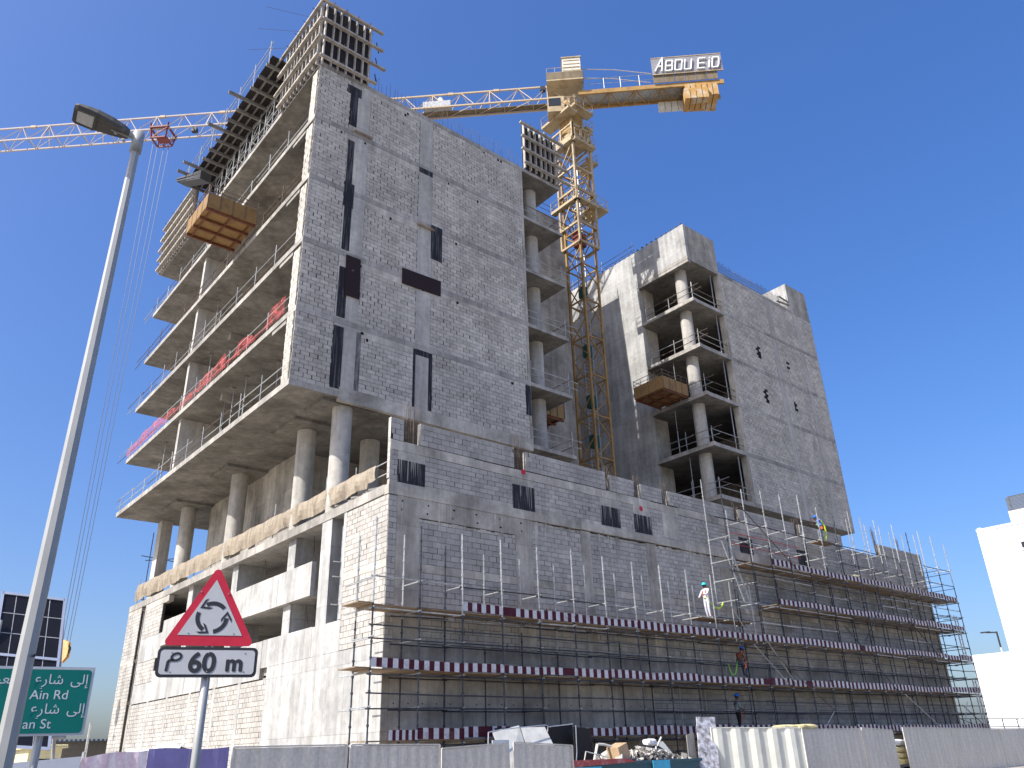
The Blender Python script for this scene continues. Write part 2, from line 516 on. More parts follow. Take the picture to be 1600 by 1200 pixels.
# right face
def rcol(x0, x1, z0, z1, mat='conc', proud=0.006):
    box('column', mat, pod, x0, x1, YP - proud, YP + 0.17, z0, z1)
def rbeam(x0, x1, z0, z1, mat='conc', proud=0.003, name='beam'):
    box(name, mat, pod, x0, x1, YP - proud, YP + 0.168, z0, z1)
PB.panel('x', YP, XP + 0.01, 15.78, 5.42, 10.88)
rcol(15.78, 16.85, 5.4, 10.9)
rbeam(16.85, 22.72, 10.15, 10.9)
cols = [(21.75, 22.72), (25.66, 26.3), (30.15, 30.85), (36.0, 36.7), (41.2, 41.9), (46.4, 47.1), (51.5, 52.2), (56.4, 57.1), (60.1, 60.6)]
left = 16.85
for i, (c0, c1) in enumerate(cols):
    top = 9.97 if i == 0 else 10.72
    ztop = 10.15 if i == 0 else 10.9
    PB.panel('x', YP, left, c0, 8.36, top, miss=0.0)
    # rubble packing under the beam
    m = MB(); x = left
    while x < c0 - 0.05:
        w = random.uniform(0.12, 0.4); x1 = min(x + w, c0)
        m.box(x, x1 - 0.015, YP + random.uniform(-0.004, 0.03), YP + 0.16, top + 0.01, ztop - random.uniform(0.02, 0.07)); x = x1
    m.build('packing', 'smear', pod, kind='stuff')
    box('mortar_backing', 'mortar', pod, left, c0, YP + 0.08, YP + 0.165, top, ztop)
    rbeam(left, c0, 8.03, 8.35, 'smear', name='tie_beam')
    PB.panel('x', YP, left, c0, 5.42, 8.02, miss=0.0)
    rcol(c0, c1, 5.4 if c0 > 0 else 0, ztop)
    left = c1
rbeam(XP + 0.005, XE, 4.62, 5.4, proud=0.005)
rbeam(XP + 0.005, 29.7, 0, 4.615, proud=0.004, name='base_wall')
lc = [(33.2, 33.9), (37.6, 38.3), (42.0, 42.7), (46.4, 47.1), (50.8, 51.5), (55.2, 55.9), (60.0, 60.6)]
left = 29.7
for c0, c1 in lc:
    PB.panel('x', YP, left, c0, 0.2, 4.6)
    rcol(c0, c1, 0, 4.615); left = c1
# tie holes in the cast walls
m = MB()
for x in [15.9 + 0.61 * k for k in range(22)]:
    for z in (2.4, 3.35, 4.3):
        m.tube((x, YP - 0.006, z), (x, YP - 0.001, z), 0.03, 6)
for x in [16.0 + 1.22 * k for k in range(6)]:
    for z in (10.35, 10.7):
        m.tube((x + random.uniform(-.1, .1), YP - 0.007, z), (x, YP - 0.001, z), 0.035, 6)
m.build('tie_hole', 'void', pod, kind='stuff')
# projecting ledge of the deck slab
box('ledge', 'smear', pod, XP - 0.03, 22.8, YP - 0.03, YP + 0.3, 10.91, 11.3)
x = 22.8
while x < XE:
    x1 = min(x + random.uniform(2.5, 4.5), XE)
    box('ledge', 'smear', pod, x, x1 - 0.012, YP - 0.05 - random.uniform(0, .02), YP + 0.3, 10.93 + random.uniform(-.015, .015), 11.29)
    x = x1
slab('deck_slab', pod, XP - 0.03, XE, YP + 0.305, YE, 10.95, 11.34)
# parapet above the deck
patches = [(15.76, 17.05, 11.44, 12.38), (21.65, 22.92, 11.33, 12.42), (27.12, 28.45, 11.38, 12.34), (29.48, 30.75, 11.36, 12.28), (31.62, 32.92, 11.36, 12.36), (38.1, 39.35, 11.4, 12.28), (43.9, 45.1, 11.4, 12.3)]
prev = XP + 0.0
for i, (a, b, z0, z1) in enumerate(patches):
    if a - prev > 0.3:
        PB.panel('x', YP, prev, a, 11.5, 12.74, miss=0.0)
        rbeam(prev, a, 11.3, 11.495, 'smear', 0.004)
    elif a > prev:
        rbeam(prev, a, 11.3, 12.74, 'smear', 0.004)
    box('membrane_patch', 'membrane' if i != 4 else 'smear', pod, a, b, YP - 0.012, YP + 0.15, z0, z1)
    rbeam(a, b, 11.3, z0 - 0.005, 'smear', 0.004)
    rbeam(a, b, z1 + 0.005, 12.74, 'smear', 0.004)
    prev = b
PB.panel('x', YP, prev, 49.7, 11.5, 12.74); rbeam(prev, 49.7, 11.3, 11.495, 'smear', 0.004)
PB.panel('x', YP, 49.7, XE, 11.5, 13.1); rbeam(49.7, XE, 11.3, 11.495, 'smear', 0.004)
x = XP
while x < 49.7:
    x1 = min(x + random.uniform(1.6, 3.6), 49.7)
    rbeam(x, x1 - 0.006, 12.75 + random.uniform(0, .01), 13.14 + random.uniform(-.03, .03), 'smear', random.uniform(0.0, 0.012), 'tie_beam'); x = x1
segs = [(XP, 16.0, 14.12), (16.8, 21.8, 14.14), (22.5, 27.64, 14.1), (27.95, 29.7, 14.02), (30.2, 31.8, 13.95), (32.35, 38.0, 13.95), (38.55, 44.1, 13.95), (44.7, 49.6, 13.95), (54.4, XE, 13.97)]
for i, (a, b, z1) in enumerate(segs):
    z0 = 13.18 if b < 50 else 13.12
    PB.panel('x', YP, a, b, z0, z1)
    m = MB()        # lit end faces: the ends of the block leaf
    k = 0; z = z0
    while z < z1 - 0.03:
        m.box(a - 0.012, a + 0.1, YP + 0.002, YP + 0.2, z + 0.006, min(z + COURSE, z1) - 0.006); z += COURSE
    m.build('wall_end', 'block', pod)
m = MB()
for z in [11.55 + COURSE * k for k in range(12)]:
    if z + COURSE < 14.12: m.box(XP - 0.014, XP + 0.1, YP + 0.002, YP + 0.19, z + 0.006, z + COURSE - 0.006)
m.build('wall_end', 'block', pod)
box('parapet_core', 'mortar', pod, XP + 0.02, 49.6, YP + 0.17, YP + 0.19, 11.3, 13.15)
# bundles of rebar standing in the gaps
for a, b, z1 in ((16.05, 16.75, 15.0), (21.85, 22.45, 14.9), (27.68, 27.92, 14.6), (29.75, 30.15, 14.6), (31.85, 32.3, 14.55), (38.05, 38.5, 14.4), (44.15, 44.65, 14.4), (54.05, 54.35, 15.3), (57.3, 57.8, 15.0)):
    m = MB()
    for k in range(11):
        x = a + (b - a) * k / 10
        m.tube((x, YP + random.uniform(0.02, 0.16), 12.7), (x + random.uniform(-.04, .04), YP + random.uniform(0.0, .2), z1 - random.uniform(0, .5)), 0.011, 4)
    m.build('rebar_bundle', 'rebar', pod)
for x, z in ((22.3, 13.08), (30.05, 12.62)):
    m = MB(); m.tube((x, YP - 0.03, z), (x, YP - 0.02, z), 0.13, 10); m.build('paint_mark', 'signred', pod)
# ---- left face
def lpart(name, mat, y0, y1, z0, z1, x0=XP - 0.004, x1=XP + 0.3):
    return box(name, mat, pod, x0, x1, y0, y1, z0, z1)
# corner block pier
PB.panel('y', XP, YP + 0.01, 29.1, 8.42, 10.9)
lpart('tie_beam', 'smear', YP + 0.01, 29.1, 8.1, 8.41, x1=XP + 0.16)
PB.panel('y', XP, YP + 0.01, 29.1, 5.42, 8.09)
lpart('jamb', 'conc_light', 29.1, 29.3, 6.62, 10.93)
box('wall', 'conc', pod, XP + 0.17, XP + 0.3, YP + 0.33, 29.29, 0, 10.93)
# pier beside the slot, deep in plan
box('pier', 'conc_light', pod, XP, XP + 2.3, 30.35, 31.25, 5.4, 10.94)
# base wall
lpart('base_wall', 'conc_light', YP + 0.005, 35.65, 0, 5.4, x1=XP + 0.165)
left = 35.65
for a, b in ((38.45, 38.8), (41.6, 41.95), (45.0, 45.3), (48.6, 48.9), (52.0, 52.3), (55.35, 55.5)):
    PB.panel('y', XP, left, a, 0.2, 4.9)
    lpart('column', 'conc_light', a, b, 0, 4.95, x1=XP + 0.165); left = b
box('wall', 'conc', pod, XP + 0.17, XP + 0.3, 35.6, 56.3, 0, 5.0)
# first-floor parapet
yb = [29.1, 31.5, 34.0, 36.4, 38.9, 41.4, 43.8, 46.3, 48.7, 52.0]
for i, (a, b) in enumerate(zip(yb[:-1], yb[1:])):
    lpart('parapet_panel', 'conc_light', a, b - 0.012, 5.41 if a < 35 else 4.96, 6.6 + random.uniform(-.02, .02), x0=XP - 0.004 - 0.006 * (i % 2), x1=XP + 0.2)
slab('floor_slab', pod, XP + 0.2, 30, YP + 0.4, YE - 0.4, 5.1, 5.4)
# second-floor band
yb = [31.98, 35.3, 38.4, 41.5, 44.6, 47.7, 51.3]
for i, (a, b) in enumerate(zip(yb[:-1], yb[1:])):
    lpart('parapet_panel', 'conc_light', a, b - 0.012, 7.97 + random.uniform(-.02, .02), 9.42, x0=XP - 0.004 - 0.006 * (i % 2), x1=XP + 0.22)
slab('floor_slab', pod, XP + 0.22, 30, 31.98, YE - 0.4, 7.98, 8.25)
# small columns in the openings
for y in (34.3, 41.0, 47.6):
    box('column', 'conc_light', pod, XP + 0.25, XP + 1.7, y, y + 0.75, 8.25, 10.94)
    box('column', 'conc_light', pod, XP + 0.25, XP + 1.7, y, y + 0.75, 5.4, 7.97)
# far part of the face
PB.panel('y', XP, 52.0, 55.3, 8.78, 10.55)
lpart('beam', 'smear', 51.0, 55.4, 10.56, 10.93)
lpart('parapet_panel', 'conc_light', 51.3, 55.4, 7.35, 8.77)
PB.panel('y', XP, 52.0, 55.3, 6.05, 7.33)
lpart('parapet_panel', 'conc_light', 52.0, 55.4, 4.96, 6.03)
for z0, z1 in ((0.2, 5.0), (5.2, 7.5), (7.7, 10.7)):
    PB.panel('y', XP, 56.35, YE, z0, z1)
for z0, z1 in ((5.0, 5.2), (7.5, 7.7), (10.7, 10.93)):
    lpart('tie_beam', 'smear', 56.35, YE, z0, z1, x1=XP + 0.165)
box('wall', 'conc', pod, XP + 0.17, XP + 0.4, 56.3, YE, 0, 10.93)
box('slot_back', 'void', pod, XP + 0.3, XP + 0.4, 55.4, 56.3, 0, 10.9)
box('column', 'conc_light', pod, XP - 0.01, XP + 0.3, 55.25, 55.45, 4.9, 10.93)
# inside
box('inner_wall', 'conc_light', pod, 24.0, 24.3, 26.2, YE - 1, 5.4, 10.94)
box('end_wall', 'conc', pod, XP + 0.4, XE, YE - 0.3, YE - 0.02, 0, 10.94)
box('end_wall', 'conc', pod, XE - 0.3, XE - 0.02, YP + 0.33, YE - 0.31, 0, 11.0)
box('inner_wall', 'conc_light', pod, XP + 2.31, 24.0, 30.4, 30.6, 5.4, 10.94)
m = MB(); m.tube((17.6, 31.5, 10.05), (17.6, 52, 10.05), 0.09, 8); m.build('sprinkler_pipe', 'redpipe', pod)
m = MB()
for y, z1 in ((33.6, 9.5), (36.4, 9.6), (39, 9.55), (33.0, 6.8), (33.9, 7.0)):
    for k in range(3):
        m.tube((16.2 + .15 * k, y + .3 * k, 10.95 if z1 > 8 else 7.97), (16.3, y + random.uniform(-.5, .5), z1), 0.008, 4)
m.build('hanging_wires', 'rebar', pod, kind='stuff')
m = MB(); m.tube((XP + .05, 29.4, 5.6), (XP + .05, 29.4, 10.4), 0.035, 6)
for z in (7.2, 8.3, 8.9):
    m.tube((XP - .3, 29.4, z), (XP + .2, 29.4, z), 0.025, 6)
m.build('wall_pipe', 'galv', pod)
for a, b in ((44.8, 46.3), (47.3, 48.8)):
    pass
PB.finish()

m = MB()
for k in range(46):
    x = random.uniform(15.9, 36); w = random.uniform(.03, .12); hgt = random.uniform(.4, 1.9)
    m.face([(x, YP - .0125, 10.9), (x + w, YP - .0125, 10.9), (x + w * random.uniform(.3, .8), YP - .0115, 10.9 - hgt), (x + w * .2, YP - .0115, 10.9 - hgt * .9)])
for a, b, z0, z1 in patches[:5]:
    for k in range(9):
        x = random.uniform(a, b - .05); w = random.uniform(.015, .05)
        m.face([(x, YP - .015, z1 + .25), (x + w, YP - .015, z1 + .25), (x + w * .7, YP - .0145, random.uniform(z0, z1 - .1)), (x + w * .2, YP - .0145, random.uniform(z0, z1 - .1))])
m.build('cement_runs', 'smear', pod, kind='stuff')
# sheet of white plastic lying along the left foot
m = MB()
pp = []
for k in range(13):
    y = 44.0 + 9.0 * k / 12
    pp.append((y, 2.42 + 0.16 * math.sin(k * .55) + 0.03 * (k % 3)))
for (a, za), (b, zb) in zip(pp[:-1], pp[1:]):
    m.face([(14.1, a, 0), (14.1, b, 0), (14.9 + .1 * (a % 1), b, zb), (14.9 + .08 * (a % 1), a, za)])
    m.face([(14.9 + .08 * (a % 1), a, za), (14.9 + .1 * (a % 1), b, zb), (15.35, b, zb - .15), (15.35, a, za - .15)])
tag(m.build('plastic_sheet', 'banner_white', org=(14.5, 46, 0)), 'white plastic sheet heaped along the foot of the podium behind the purple banner', 'sheet')

# ------------------------------------------------------------------ towers
YT, XT = 30.2, 12.78
ZS = [16.51, 20.24, 24.03, 27.82, 31.67, 35.35]
TH = 0.29
lt = thing('concrete_tower', 'left unfinished concrete tower whose left side overhangs the podium on round columns', 'building', (XT, YT, ZS[0]))
LB = Blocks(lt, 'block_t', 0.38)
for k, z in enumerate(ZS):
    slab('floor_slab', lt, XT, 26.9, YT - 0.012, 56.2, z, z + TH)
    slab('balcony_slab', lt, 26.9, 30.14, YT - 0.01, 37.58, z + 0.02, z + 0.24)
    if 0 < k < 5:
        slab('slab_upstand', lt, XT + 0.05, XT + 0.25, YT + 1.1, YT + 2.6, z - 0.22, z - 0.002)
COLR = 0.46
box('beam', 'smear', lt, 15.2, 26.9, YT - .02, YT + .2, 16.36, 17.02)
for i in range(5):
    z0, z1 = ZS[i] + TH, ZS[i + 1]
    zp = 17.03 if i == 0 else z0
    band = random.uniform(0.26, 0.42)
    LB.panel('x', YT, XT + 0.0, 14.72, z0, z1, jit=0.009, miss=0.0008)
    LB.panel('x', YT, 15.95, 19.2, zp, z1 - band, jit=0.009, miss=0.0008)
    box('beam', 'smear', lt, 15.95, 19.2, YT - 0.004, YT + 0.16, z1 - band + 0.004, z1)
    LB.panel('x', YT, 20.1, 26.72, zp, z1 - 0.22 * (i % 2), jit=0.009, miss=0.0008)
    if i % 2: box('beam', 'smear', lt, 20.1, 26.72, YT - 0.004, YT + 0.16, z1 - 0.216, z1)
    box('column', 'column', lt, 15.3, 15.95, YT - 0.008, YT + 0.2, z0, z1)
    box('column', 'column', lt, 19.2, 20.1, YT - 0.008, YT + 0.2, z0, z1)
    box('column', 'conc', lt, 26.72, 26.9, YT - 0.006, YT + 0.4, z0, z1)
    box('infill', 'smear', lt, 14.72, 15.3, YT - 0.002, YT + 0.2, z0, z1)
    box('wall', 'mortar', lt, XT + 0.18, 26.72, YT + 0.17, YT + 0.26, z0, z1)
    # return of the wall on the left side
    LB.panel('y', XT + 0.012, YT + 0.03, 31.0 + (0.0 if i == 4 else 0.12), z0, z1 - 0.2 if i else z1, jit=0.008)
    box('wall', 'conc', lt, XT + 0.18, XT + 0.3, YT + 0.27, 31.05, z0, z1)
    # rough ends of the blocks at the return
    # inner walls seen between the slabs
    box('stub_wall', 'column', lt, 13.05, 15.3, 46.0, 46.35, z0, z1)
    if i < 2:
        LB.panel('x', 46.1, 15.3, 22.0, z0, z1 - .35, jit=0.006)
        slab('downstand', lt, 13.6, 17.5, 41.0, 41.3, z1 - .4, z1 - .002)
    else:
        box('inner_wall', 'conc', lt, 16.9, 17.3, 37.8, 46.0, z0, z1)
    box('inner_wall', 'conc', lt, 25.0, 25.3, 33.5, 56, z0, z1)
    box('inner_wall', 'conc', lt, 17.3, 25.0, 50.0, 50.3, z0, z1)
    # round column of the right-hand balcony
    m = MB(); m.tube((28.75, 31.7, ZS[i] + 0.24), (28.75, 31.7, ZS[i + 1] + 0.02), COLR, 20, caps=False); m.build('round_column', 'column', lt, smooth=True)
    box('balcony_wall', 'conc', lt, 26.91, 27.1, 33.9, 37.58, z0, z1)
    box('doorway', 'void', lt, 29.2, 30.2, 37.55, 37.588, z0, z0 + 2.2)
zw = [11.34] + [z + .14 for z in ZS] + [40.5]
for za, zb_ in zip(zw[:-1], zw[1:]):
    box('wing_wall', 'conc', lt, 26.95, 38.1, 37.6 - random.uniform(0, .01), 37.85, za, zb_ - .012)
    box('wing_wall', 'conc', lt, 37.85, 38.1, 37.86, 56, za, zb_ - .012)
slab('wing_roof', lt, 26.95, 37.84, 37.86, 56, 39.2, 39.45)
box('wing_wall', 'conc', lt, 26.95, 27.2, 37.86, 56, 35.65, 40.48)
# membrane strips and stuck-on panels
for a, b, z0, z1, mt, pr in (
        (14.72, 15.16, 32.3, 34.5, 'membrane', .012), (14.5, 15.34, 34.45, 35.05, 'membrane', .016), (14.75, 15.12, 28.15, 31.3, 'membrane', .012),
        (14.72, 15.28, 27.0, 28.5, 'membrane', .018), (14.8, 15.22, 24.4, 27.1, 'membrane', .012), (14.78, 15.24, 20.6, 23.4, 'membrane', .012), (14.72, 15.24, 16.9, 20.1, 'membrane', .012),
        (20.06, 20.78, 25.95, 28.15, 'membrane', .03), (19.12, 19.26, 16.85, 20.2, 'membrane', .015), (20.04, 20.26, 16.85, 20.2, 'membrane', .015), (19.26, 20.04, 19.9, 20.22, 'membrane', .015), (15.92, 16.18, 17.0, 20.1, 'stain', .01),
        (26.5, 26.88, 18.4, 20.2, 'membrane', .012), (19.2, 20.1, 31.4, 31.75, 'membrane', .02)):
    box('membrane_strip', mt, lt, a, b, YT - pr, YT + 0.1, z0, z1)
m = MB(); m.obox((15.5, YT - 0.06, 23.0), (0.40, 0, 0.0), (0, 0.02, 0), (-0.03, 0, 1.13)); m.build('plywood_panel', 'brown', lt)
m = MB(); m.obox((19.5, YT - 0.06, 24.2), (1.2, 0, 0.03), (0, 0.02, 0), (0, 0, 0.46)); m.build('plywood_panel', 'brown', lt)
for k in range(18):
    zi = ZS[random.randrange(1, 6)]; x = random.uniform(13.2, 26.3)
    box('putlog_hole', 'void', lt, x, x + random.uniform(.1, .16), YT - 0.010, YT + 0.05, zi - 0.2 - (hh := random.choice((0, .1, .3))), zi - 0.06 - hh * .9)
for a, b, z in ((15.0, 16.1, 31.98), (19.1, 20.2, 27.75)):
    m = MB(); m.beam((a, YT - .12, z), (b, YT - .12, z), .08, .1); m.build('timber_batten', 'board', lt)
# deck-level wall and columns
box('deck_wall', 'conc', lt, 16.95, 25.0, 37.8, 50.3, 11.34, 16.5)
for y in (31.0, 34.6, 42.9, 51.1):
    m = MB(); m.tube((15.86, y, 11.34), (15.86, y, 16.51), COLR, 24, caps=False); m.build('round_column', 'column', lt, smooth=True)
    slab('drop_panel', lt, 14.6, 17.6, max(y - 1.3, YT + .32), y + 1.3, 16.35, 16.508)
box('square_column', 'column', lt, 15.5, 16.2, 55.2, 56.1, 11.34, 16.5)
box('square_column', 'column', lt, 19.0, 19.8, 55.2, 55.9, 11.34, 16.5)
m = MB(); m.tube((19.3, 34.4, 11.34), (19.3, 34.4, 16.51), 0.5, 20, caps=False); m.build('round_column', 'column', lt, smooth=True)
# starter bars along the roof edge
m = MB()
x = 16.2
while x < 26.8:
    m.tube((x, YT + 0.12, 35.6), (x + random.uniform(-.05, .05), YT + 0.12 + random.uniform(-.05, .05), 35.6 + random.uniform(.9, 1.35)), 0.012, 4); x += random.uniform(.16, .3)
m.build('starter_bars', 'rebar', lt, kind='stuff')
LB.finish()

rt = thing('concrete_tower', 'right unfinished concrete tower with open corner balconies behind the tower crane', 'building', (43.4, YT, ZS[0]))
RB = Blocks(rt, 'block_t', 0.45)
X0, XB, X1 = 43.4, 47.1, 60.35
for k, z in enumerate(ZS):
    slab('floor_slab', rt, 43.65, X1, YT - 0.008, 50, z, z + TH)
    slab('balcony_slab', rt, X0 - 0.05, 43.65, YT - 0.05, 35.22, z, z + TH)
for i in range(5):
    z0, z1 = ZS[i] + TH, ZS[i + 1]
    for a, b, hol in ((XB + .2, 53.4, (50.9, 51.3)), (54.1, 57.55, (55.0, 55.35)), (58.2, 60.3, None)):
        holes = []
        if hol and i in (2, 3):
            zb = z0 + 1.0
            holes = [(hol[0], hol[1], zb, zb + 1.1)]
            box('opening', 'void', rt, hol[0] - .05, hol[1] + .05, YT + 0.005, YT + 0.03, zb, zb + 1.1)
        RB.panel('x', YT, a, b, z0, z1, jit=0.012, holes=holes, miss=0.0)
    for a, b in ((53.4, 54.1), (57.55, 58.2)):
        box('column', 'column', rt, a, b, YT - 0.01, YT + 0.2, z0, z1)
    box('column', 'conc', rt, XB, XB + .2, YT - 0.004, YT + 0.5, z0, z1)
    box('wall', 'mortar', rt, XB + .2, X1 - .05, YT + 0.17, YT + 0.26, z0, z1)
    box('column', 'conc', rt, 60.3, X1, YT - .004, YT + 3, z0, z1)
    m = MB(); m.tube((44.5, 31.85, z0), (44.5, 31.85, z1), COLR, 20, caps=False); m.build('round_column', 'column', rt, smooth=True)
    box('inner_wall', 'conc', rt, 52.0, 52.3, YT + .5, 41, z0, z1)
    box('inner_wall', 'conc', rt, 43.66, 45.2, 35.3, 35.55, z0, z1)
    box('inner_wall', 'conc', rt, 43.66, 52.0, 41.0, 41.3, z0, z1)
    m = MB(); m.tube((46.6, YT + .4, z0), (46.6, YT + .4, z1), 0.04, 6); m.build('prop', 'galv', rt)
# side wall, cast storey by storey
zz = [11.34] + [z + .14 for z in ZS] + [38.6]
for a, b in zip(zz[:-1], zz[1:]):
    box('side_wall', 'conc_light', rt, X0 - random.uniform(0, .012), X0 + 0.25, 35.23, 52, a, b - 0.012)
box('crown_wall', 'conc_light', rt, X0 - 0.02, X0 + 0.25, YT, 35.22, 35.362, 38.56)
box('crown_wall', 'conc', rt, X0 + 0.251, XB + .1, YT, YT + .25, 35.362, 38.56)
slab('crown_slab', rt, X0 - 0.03, 43.7, YT - 0.02, 35.22, 35.1, 35.345)
box('crown_wall', 'conc', rt, XB - .15, XB + .1, YT + .26, 52, 35.65, 38.56)
box('crown_wall', 'conc_light', rt, 57.25, 57.5, YT, YT + 2.5, 35.65, 38.3)
box('crown_wall', 'conc', rt, 57.51, 60.3, YT, YT + .25, 35.65, 38.3)
m = MB()
for k in range(40):
    y = YT + .2 + k * .5
    m.beam((X0 - .05, y, 38.66), (X0 + .3, y, 38.66), .08, .12)
m.build('edge_clips', 'rebar', rt)
m = MB()
x = XB + .3
while x < 57.2:
    m.tube((x, YT + .12, 35.6), (x, YT + .12, 35.6 + random.uniform(.9, 1.3)), 0.014, 4); x += .14
for z in (35.85, 36.15, 36.45):
    m.tube((XB + .3, YT + .12, z), (55.0 - (z - 35.8) * 2, YT + .12, z), 0.012, 4)
m.build('starter_bars', 'rebar', rt, kind='stuff')
m = MB(); m.tube((57.0, YT, 35.65), (57.0, YT, 37.0), .03, 5); m.tube((55.8, YT + .1, 35.65), (55.8, YT + .1, 36.6), .03, 5)
m.beam((55.4, YT, 35.9), (57.2, YT, 36.1), .1, .12); m.beam((55.8, YT, 36.5), (57.2, YT, 36.4), .1, .1); m.build('loose_timber', 'timber_g', rt)
RB.finish()

# ------------------------------------------------------------------ guard rails
def rail(label, pts, z, over=0.0, hs=(1.0, 1.5), step=2.4, mat='galv', grp='guard rails on the open slab edges'):
    """Tube rail along the polyline pts at slab level z."""
    t = thing('guard_rail', label, 'guard rail', (pts[0][0], pts[0][1], z), grp)
    for (xa, ya), (xb, yb) in zip(pts[:-1], pts[1:]):
        a = Vector((xa, ya, z)); b = Vector((xb, yb, z)); n = max(1, int((b - a).length / step)); d = (b - a).normalized()
        for k in range(n + 1):
            p = a.lerp(b, k / n)
            m = MB(); m.tube(p, p + Vector((random.uniform(-.03, .03), random.uniform(-.03, .03), random.uniform(*hs))), 0.024, 6)
            m.tube(p, p + Vector((0, 0, .05)), .07, 6)
            m.build('post', mat, t)
        for hz in (0.5, 0.98):
            k0 = 0
            s = -0.1
            Ltot = (b - a).length + over
            while s < Ltot - .3:
                e = min(s + random.choice((3.0, 4.0, 6.0)), Ltot + random.uniform(0, .4))
                m = MB(); off = Vector((0, 0, hz + random.uniform(-.05, .05)))
                m.tube(a + d * s + off, a + d * e + off + Vector((0, 0, random.uniform(-.05, .05))), 0.024, 6)
                m.build('rail', mat if random.random() < .6 else 'rebar', t); s = e - .15
    return t
ord_ = ['lowest', 'second', 'third', 'fourth', 'fifth', 'top']
for i in range(1, 6):
    rail(f'tube guard rail along the left edge of the {ord_[i]} slab of the left tower' if i < 5 else 'tube guard rail on the left tower roof slab, under the dark formwork deck',
         [(XT + .12, YT + (1.0 if i < 5 else 4.6)), (XT + .12, 56.0)], ZS[i] + TH, over=2.8 if i < 5 else .3, mat='galv' if i != 3 else 'rebar')
rail('tube guard rail on the lowest slab edge of the left tower, above the columns', [(XT + .12, YT + .9), (XT + .12, 56.0)], ZS[0] + TH, over=.8)
for i in range(6):
    if i < 5:
        rail(f'tube guard rail round the {ord_[i]} balcony at the right corner of the left tower', [(27.0, YT + .1), (30.0, YT + .1), (30.0, 34)], ZS[i] + .24, over=.6, step=2.0)
        rail(f'tube guard rail round the {ord_[i]} open corner balcony of the right tower', [(X0 + .1, 34.8), (X0 + .1, YT + .1), (XB, YT + .1)], ZS[i] + TH, over=.5, step=2.0)
rail('tube guard rail on the crown of the right tower, left of its raised corner', [(X0 + .3, 35.6), (X0 + .3, 50)], 38.6, step=3)
rail('guard rail on the wing roof between left tower and crane', [(29.5, 37.7), (37.5, 37.7)], 40.5, over=.4)

# ------------------------------------------------------------------ shoring props between slabs
def prop(x, y, z0, z1, label, grp='steel shoring props between the slabs'):
    t = thing('shoring_prop', label, 'prop', (x, y, z0), grp)
    zm = z0 + (z1 - z0) * .55
    MB().tube((x, y, z0), (x, y, zm), .032, 6).build('outer_tube', 'galv', t)
    MB().tube((x, y, zm), (x, y, z1), .024, 6).build('inner_tube', 'galv', t)
    MB().tube((x, y, zm - .06), (x, y, zm + .06), .05, 6).box(x - .1, x + .1, y - .1, y + .1, z0, z0 + .015).box(x - .1, x + .1, y - .1, y + .1, z1 - .015, z1).build('collar_plates', 'rebar', t)
CNT = {7: ['nearest the corner', 'second from the corner', 'third from the corner', 'fourth from the corner', 'just before the stub wall', 'second from the far end', 'nearest the far end'], 3: ['nearest the corner', 'beside the stub wall', 'nearest the far end'], 2: ['right of the stub wall', 'far from the corner'], 1: ['alone near the block return']}
for i, ys in ((0, (33.5, 35.5, 38.2, 40.0, 42.2, 48.4, 50.5)), (1, (44.2, 47.5, 49.0)), (2, (44.3, 51)), (3, (44.4, 37.5))):
    for q_, y in enumerate(ys):
        prop(13.6 + random.uniform(0, .8), y, ZS[i] + TH, ZS[i + 1], f'steel shoring prop under the {ord_[i + 1]} slab of the left tower, {CNT[len(ys)][q_]}')
prop(43.75, 33.0, ZS[2] + TH, ZS[3], 'steel shoring prop beside the loading platform on the right tower')
prop(43.75, 33.4, ZS[1] + TH, ZS[2], 'steel shoring prop on the balcony below the loading platform of the right tower')
prop(43.85, 32.7, ZS[0] + TH, ZS[1], 'steel shoring prop on the lowest open balcony of the right tower')

# ------------------------------------------------------------------ formwork on the roof
def formwork(label, axis, fixed, a0, a1, z0, z1, sgn, rows=4, grp='wall formwork panels on the tower roofs', over0=.3, over1=.8):
    """Shutter: plywood sheet, vertical studs, double walers. sgn = outward direction along the other axis."""
    t = thing('wall_formwork', label, 'formwork', (a0 if axis == 'x' else fixed, fixed if axis == 'x' else a0, z0), grp)
    def bx(name, mat, a, b, d0, d1, za, zb):
        e0, e1 = sorted((fixed + sgn * d0, fixed + sgn * d1))
        if axis == 'x': box(name, mat, t, a, b, e0, e1, za, zb)
        else: box(name, mat, t, e0, e1, a, b, za, zb)
    bx('sheet', 'ply', a0, a1, 0.0, .021, z0, z1)
    a = a0 + .06
    while a < a1:
        bx('stud', 'timber', a, a + .07, .023, .20, z0 - random.uniform(0, .1), z1 + random.choice((0, 0, .1, .35))); a += random.uniform(.36, .5)
    for r in range(rows):
        z = z0 + .25 + (z1 - z0 - .4) * r / (rows - 1)
        o0, o1 = over0 * random.uniform(.3, 1.2), over1 * random.uniform(.3, 1.2)
        bx('waler', 'timber', a0 - o0, a1 + o1, .202, .28, z, z + .12)
        bx('waler', 'timber', a0 - o0, a1 + o1, .30, .38, z + .01, z + .13)
    m = MB()
    for r in range(rows):
        z = z0 + .31 + (z1 - z0 - .4) * r / (rows - 1)
        for k in range(4):
            a = a0 + (a1 - a0) * (k + .5) / 4
            p = (a, fixed + sgn * -.1, z) if axis == 'x' else (fixed + sgn * -.1, a, z)
            q = (a, fixed + sgn * .55, z) if axis == 'x' else (fixed + sgn * .55, a, z)
            m.tube(p, q, .018, 5)
    m.build('tie_rods', 'rebar', t)
    return t
formwork('timber wall formwork at the top front corner of the left tower, facing the crane side', 'x', YT + .02, 12.75, 15.75, 35.45, 39.9, -1, 4)
formwork('timber wall formwork at the top front corner of the left tower, facing the lamp post', 'y', XT + .02, 30.25, 34.7, 35.45, 39.9, -1, 4)
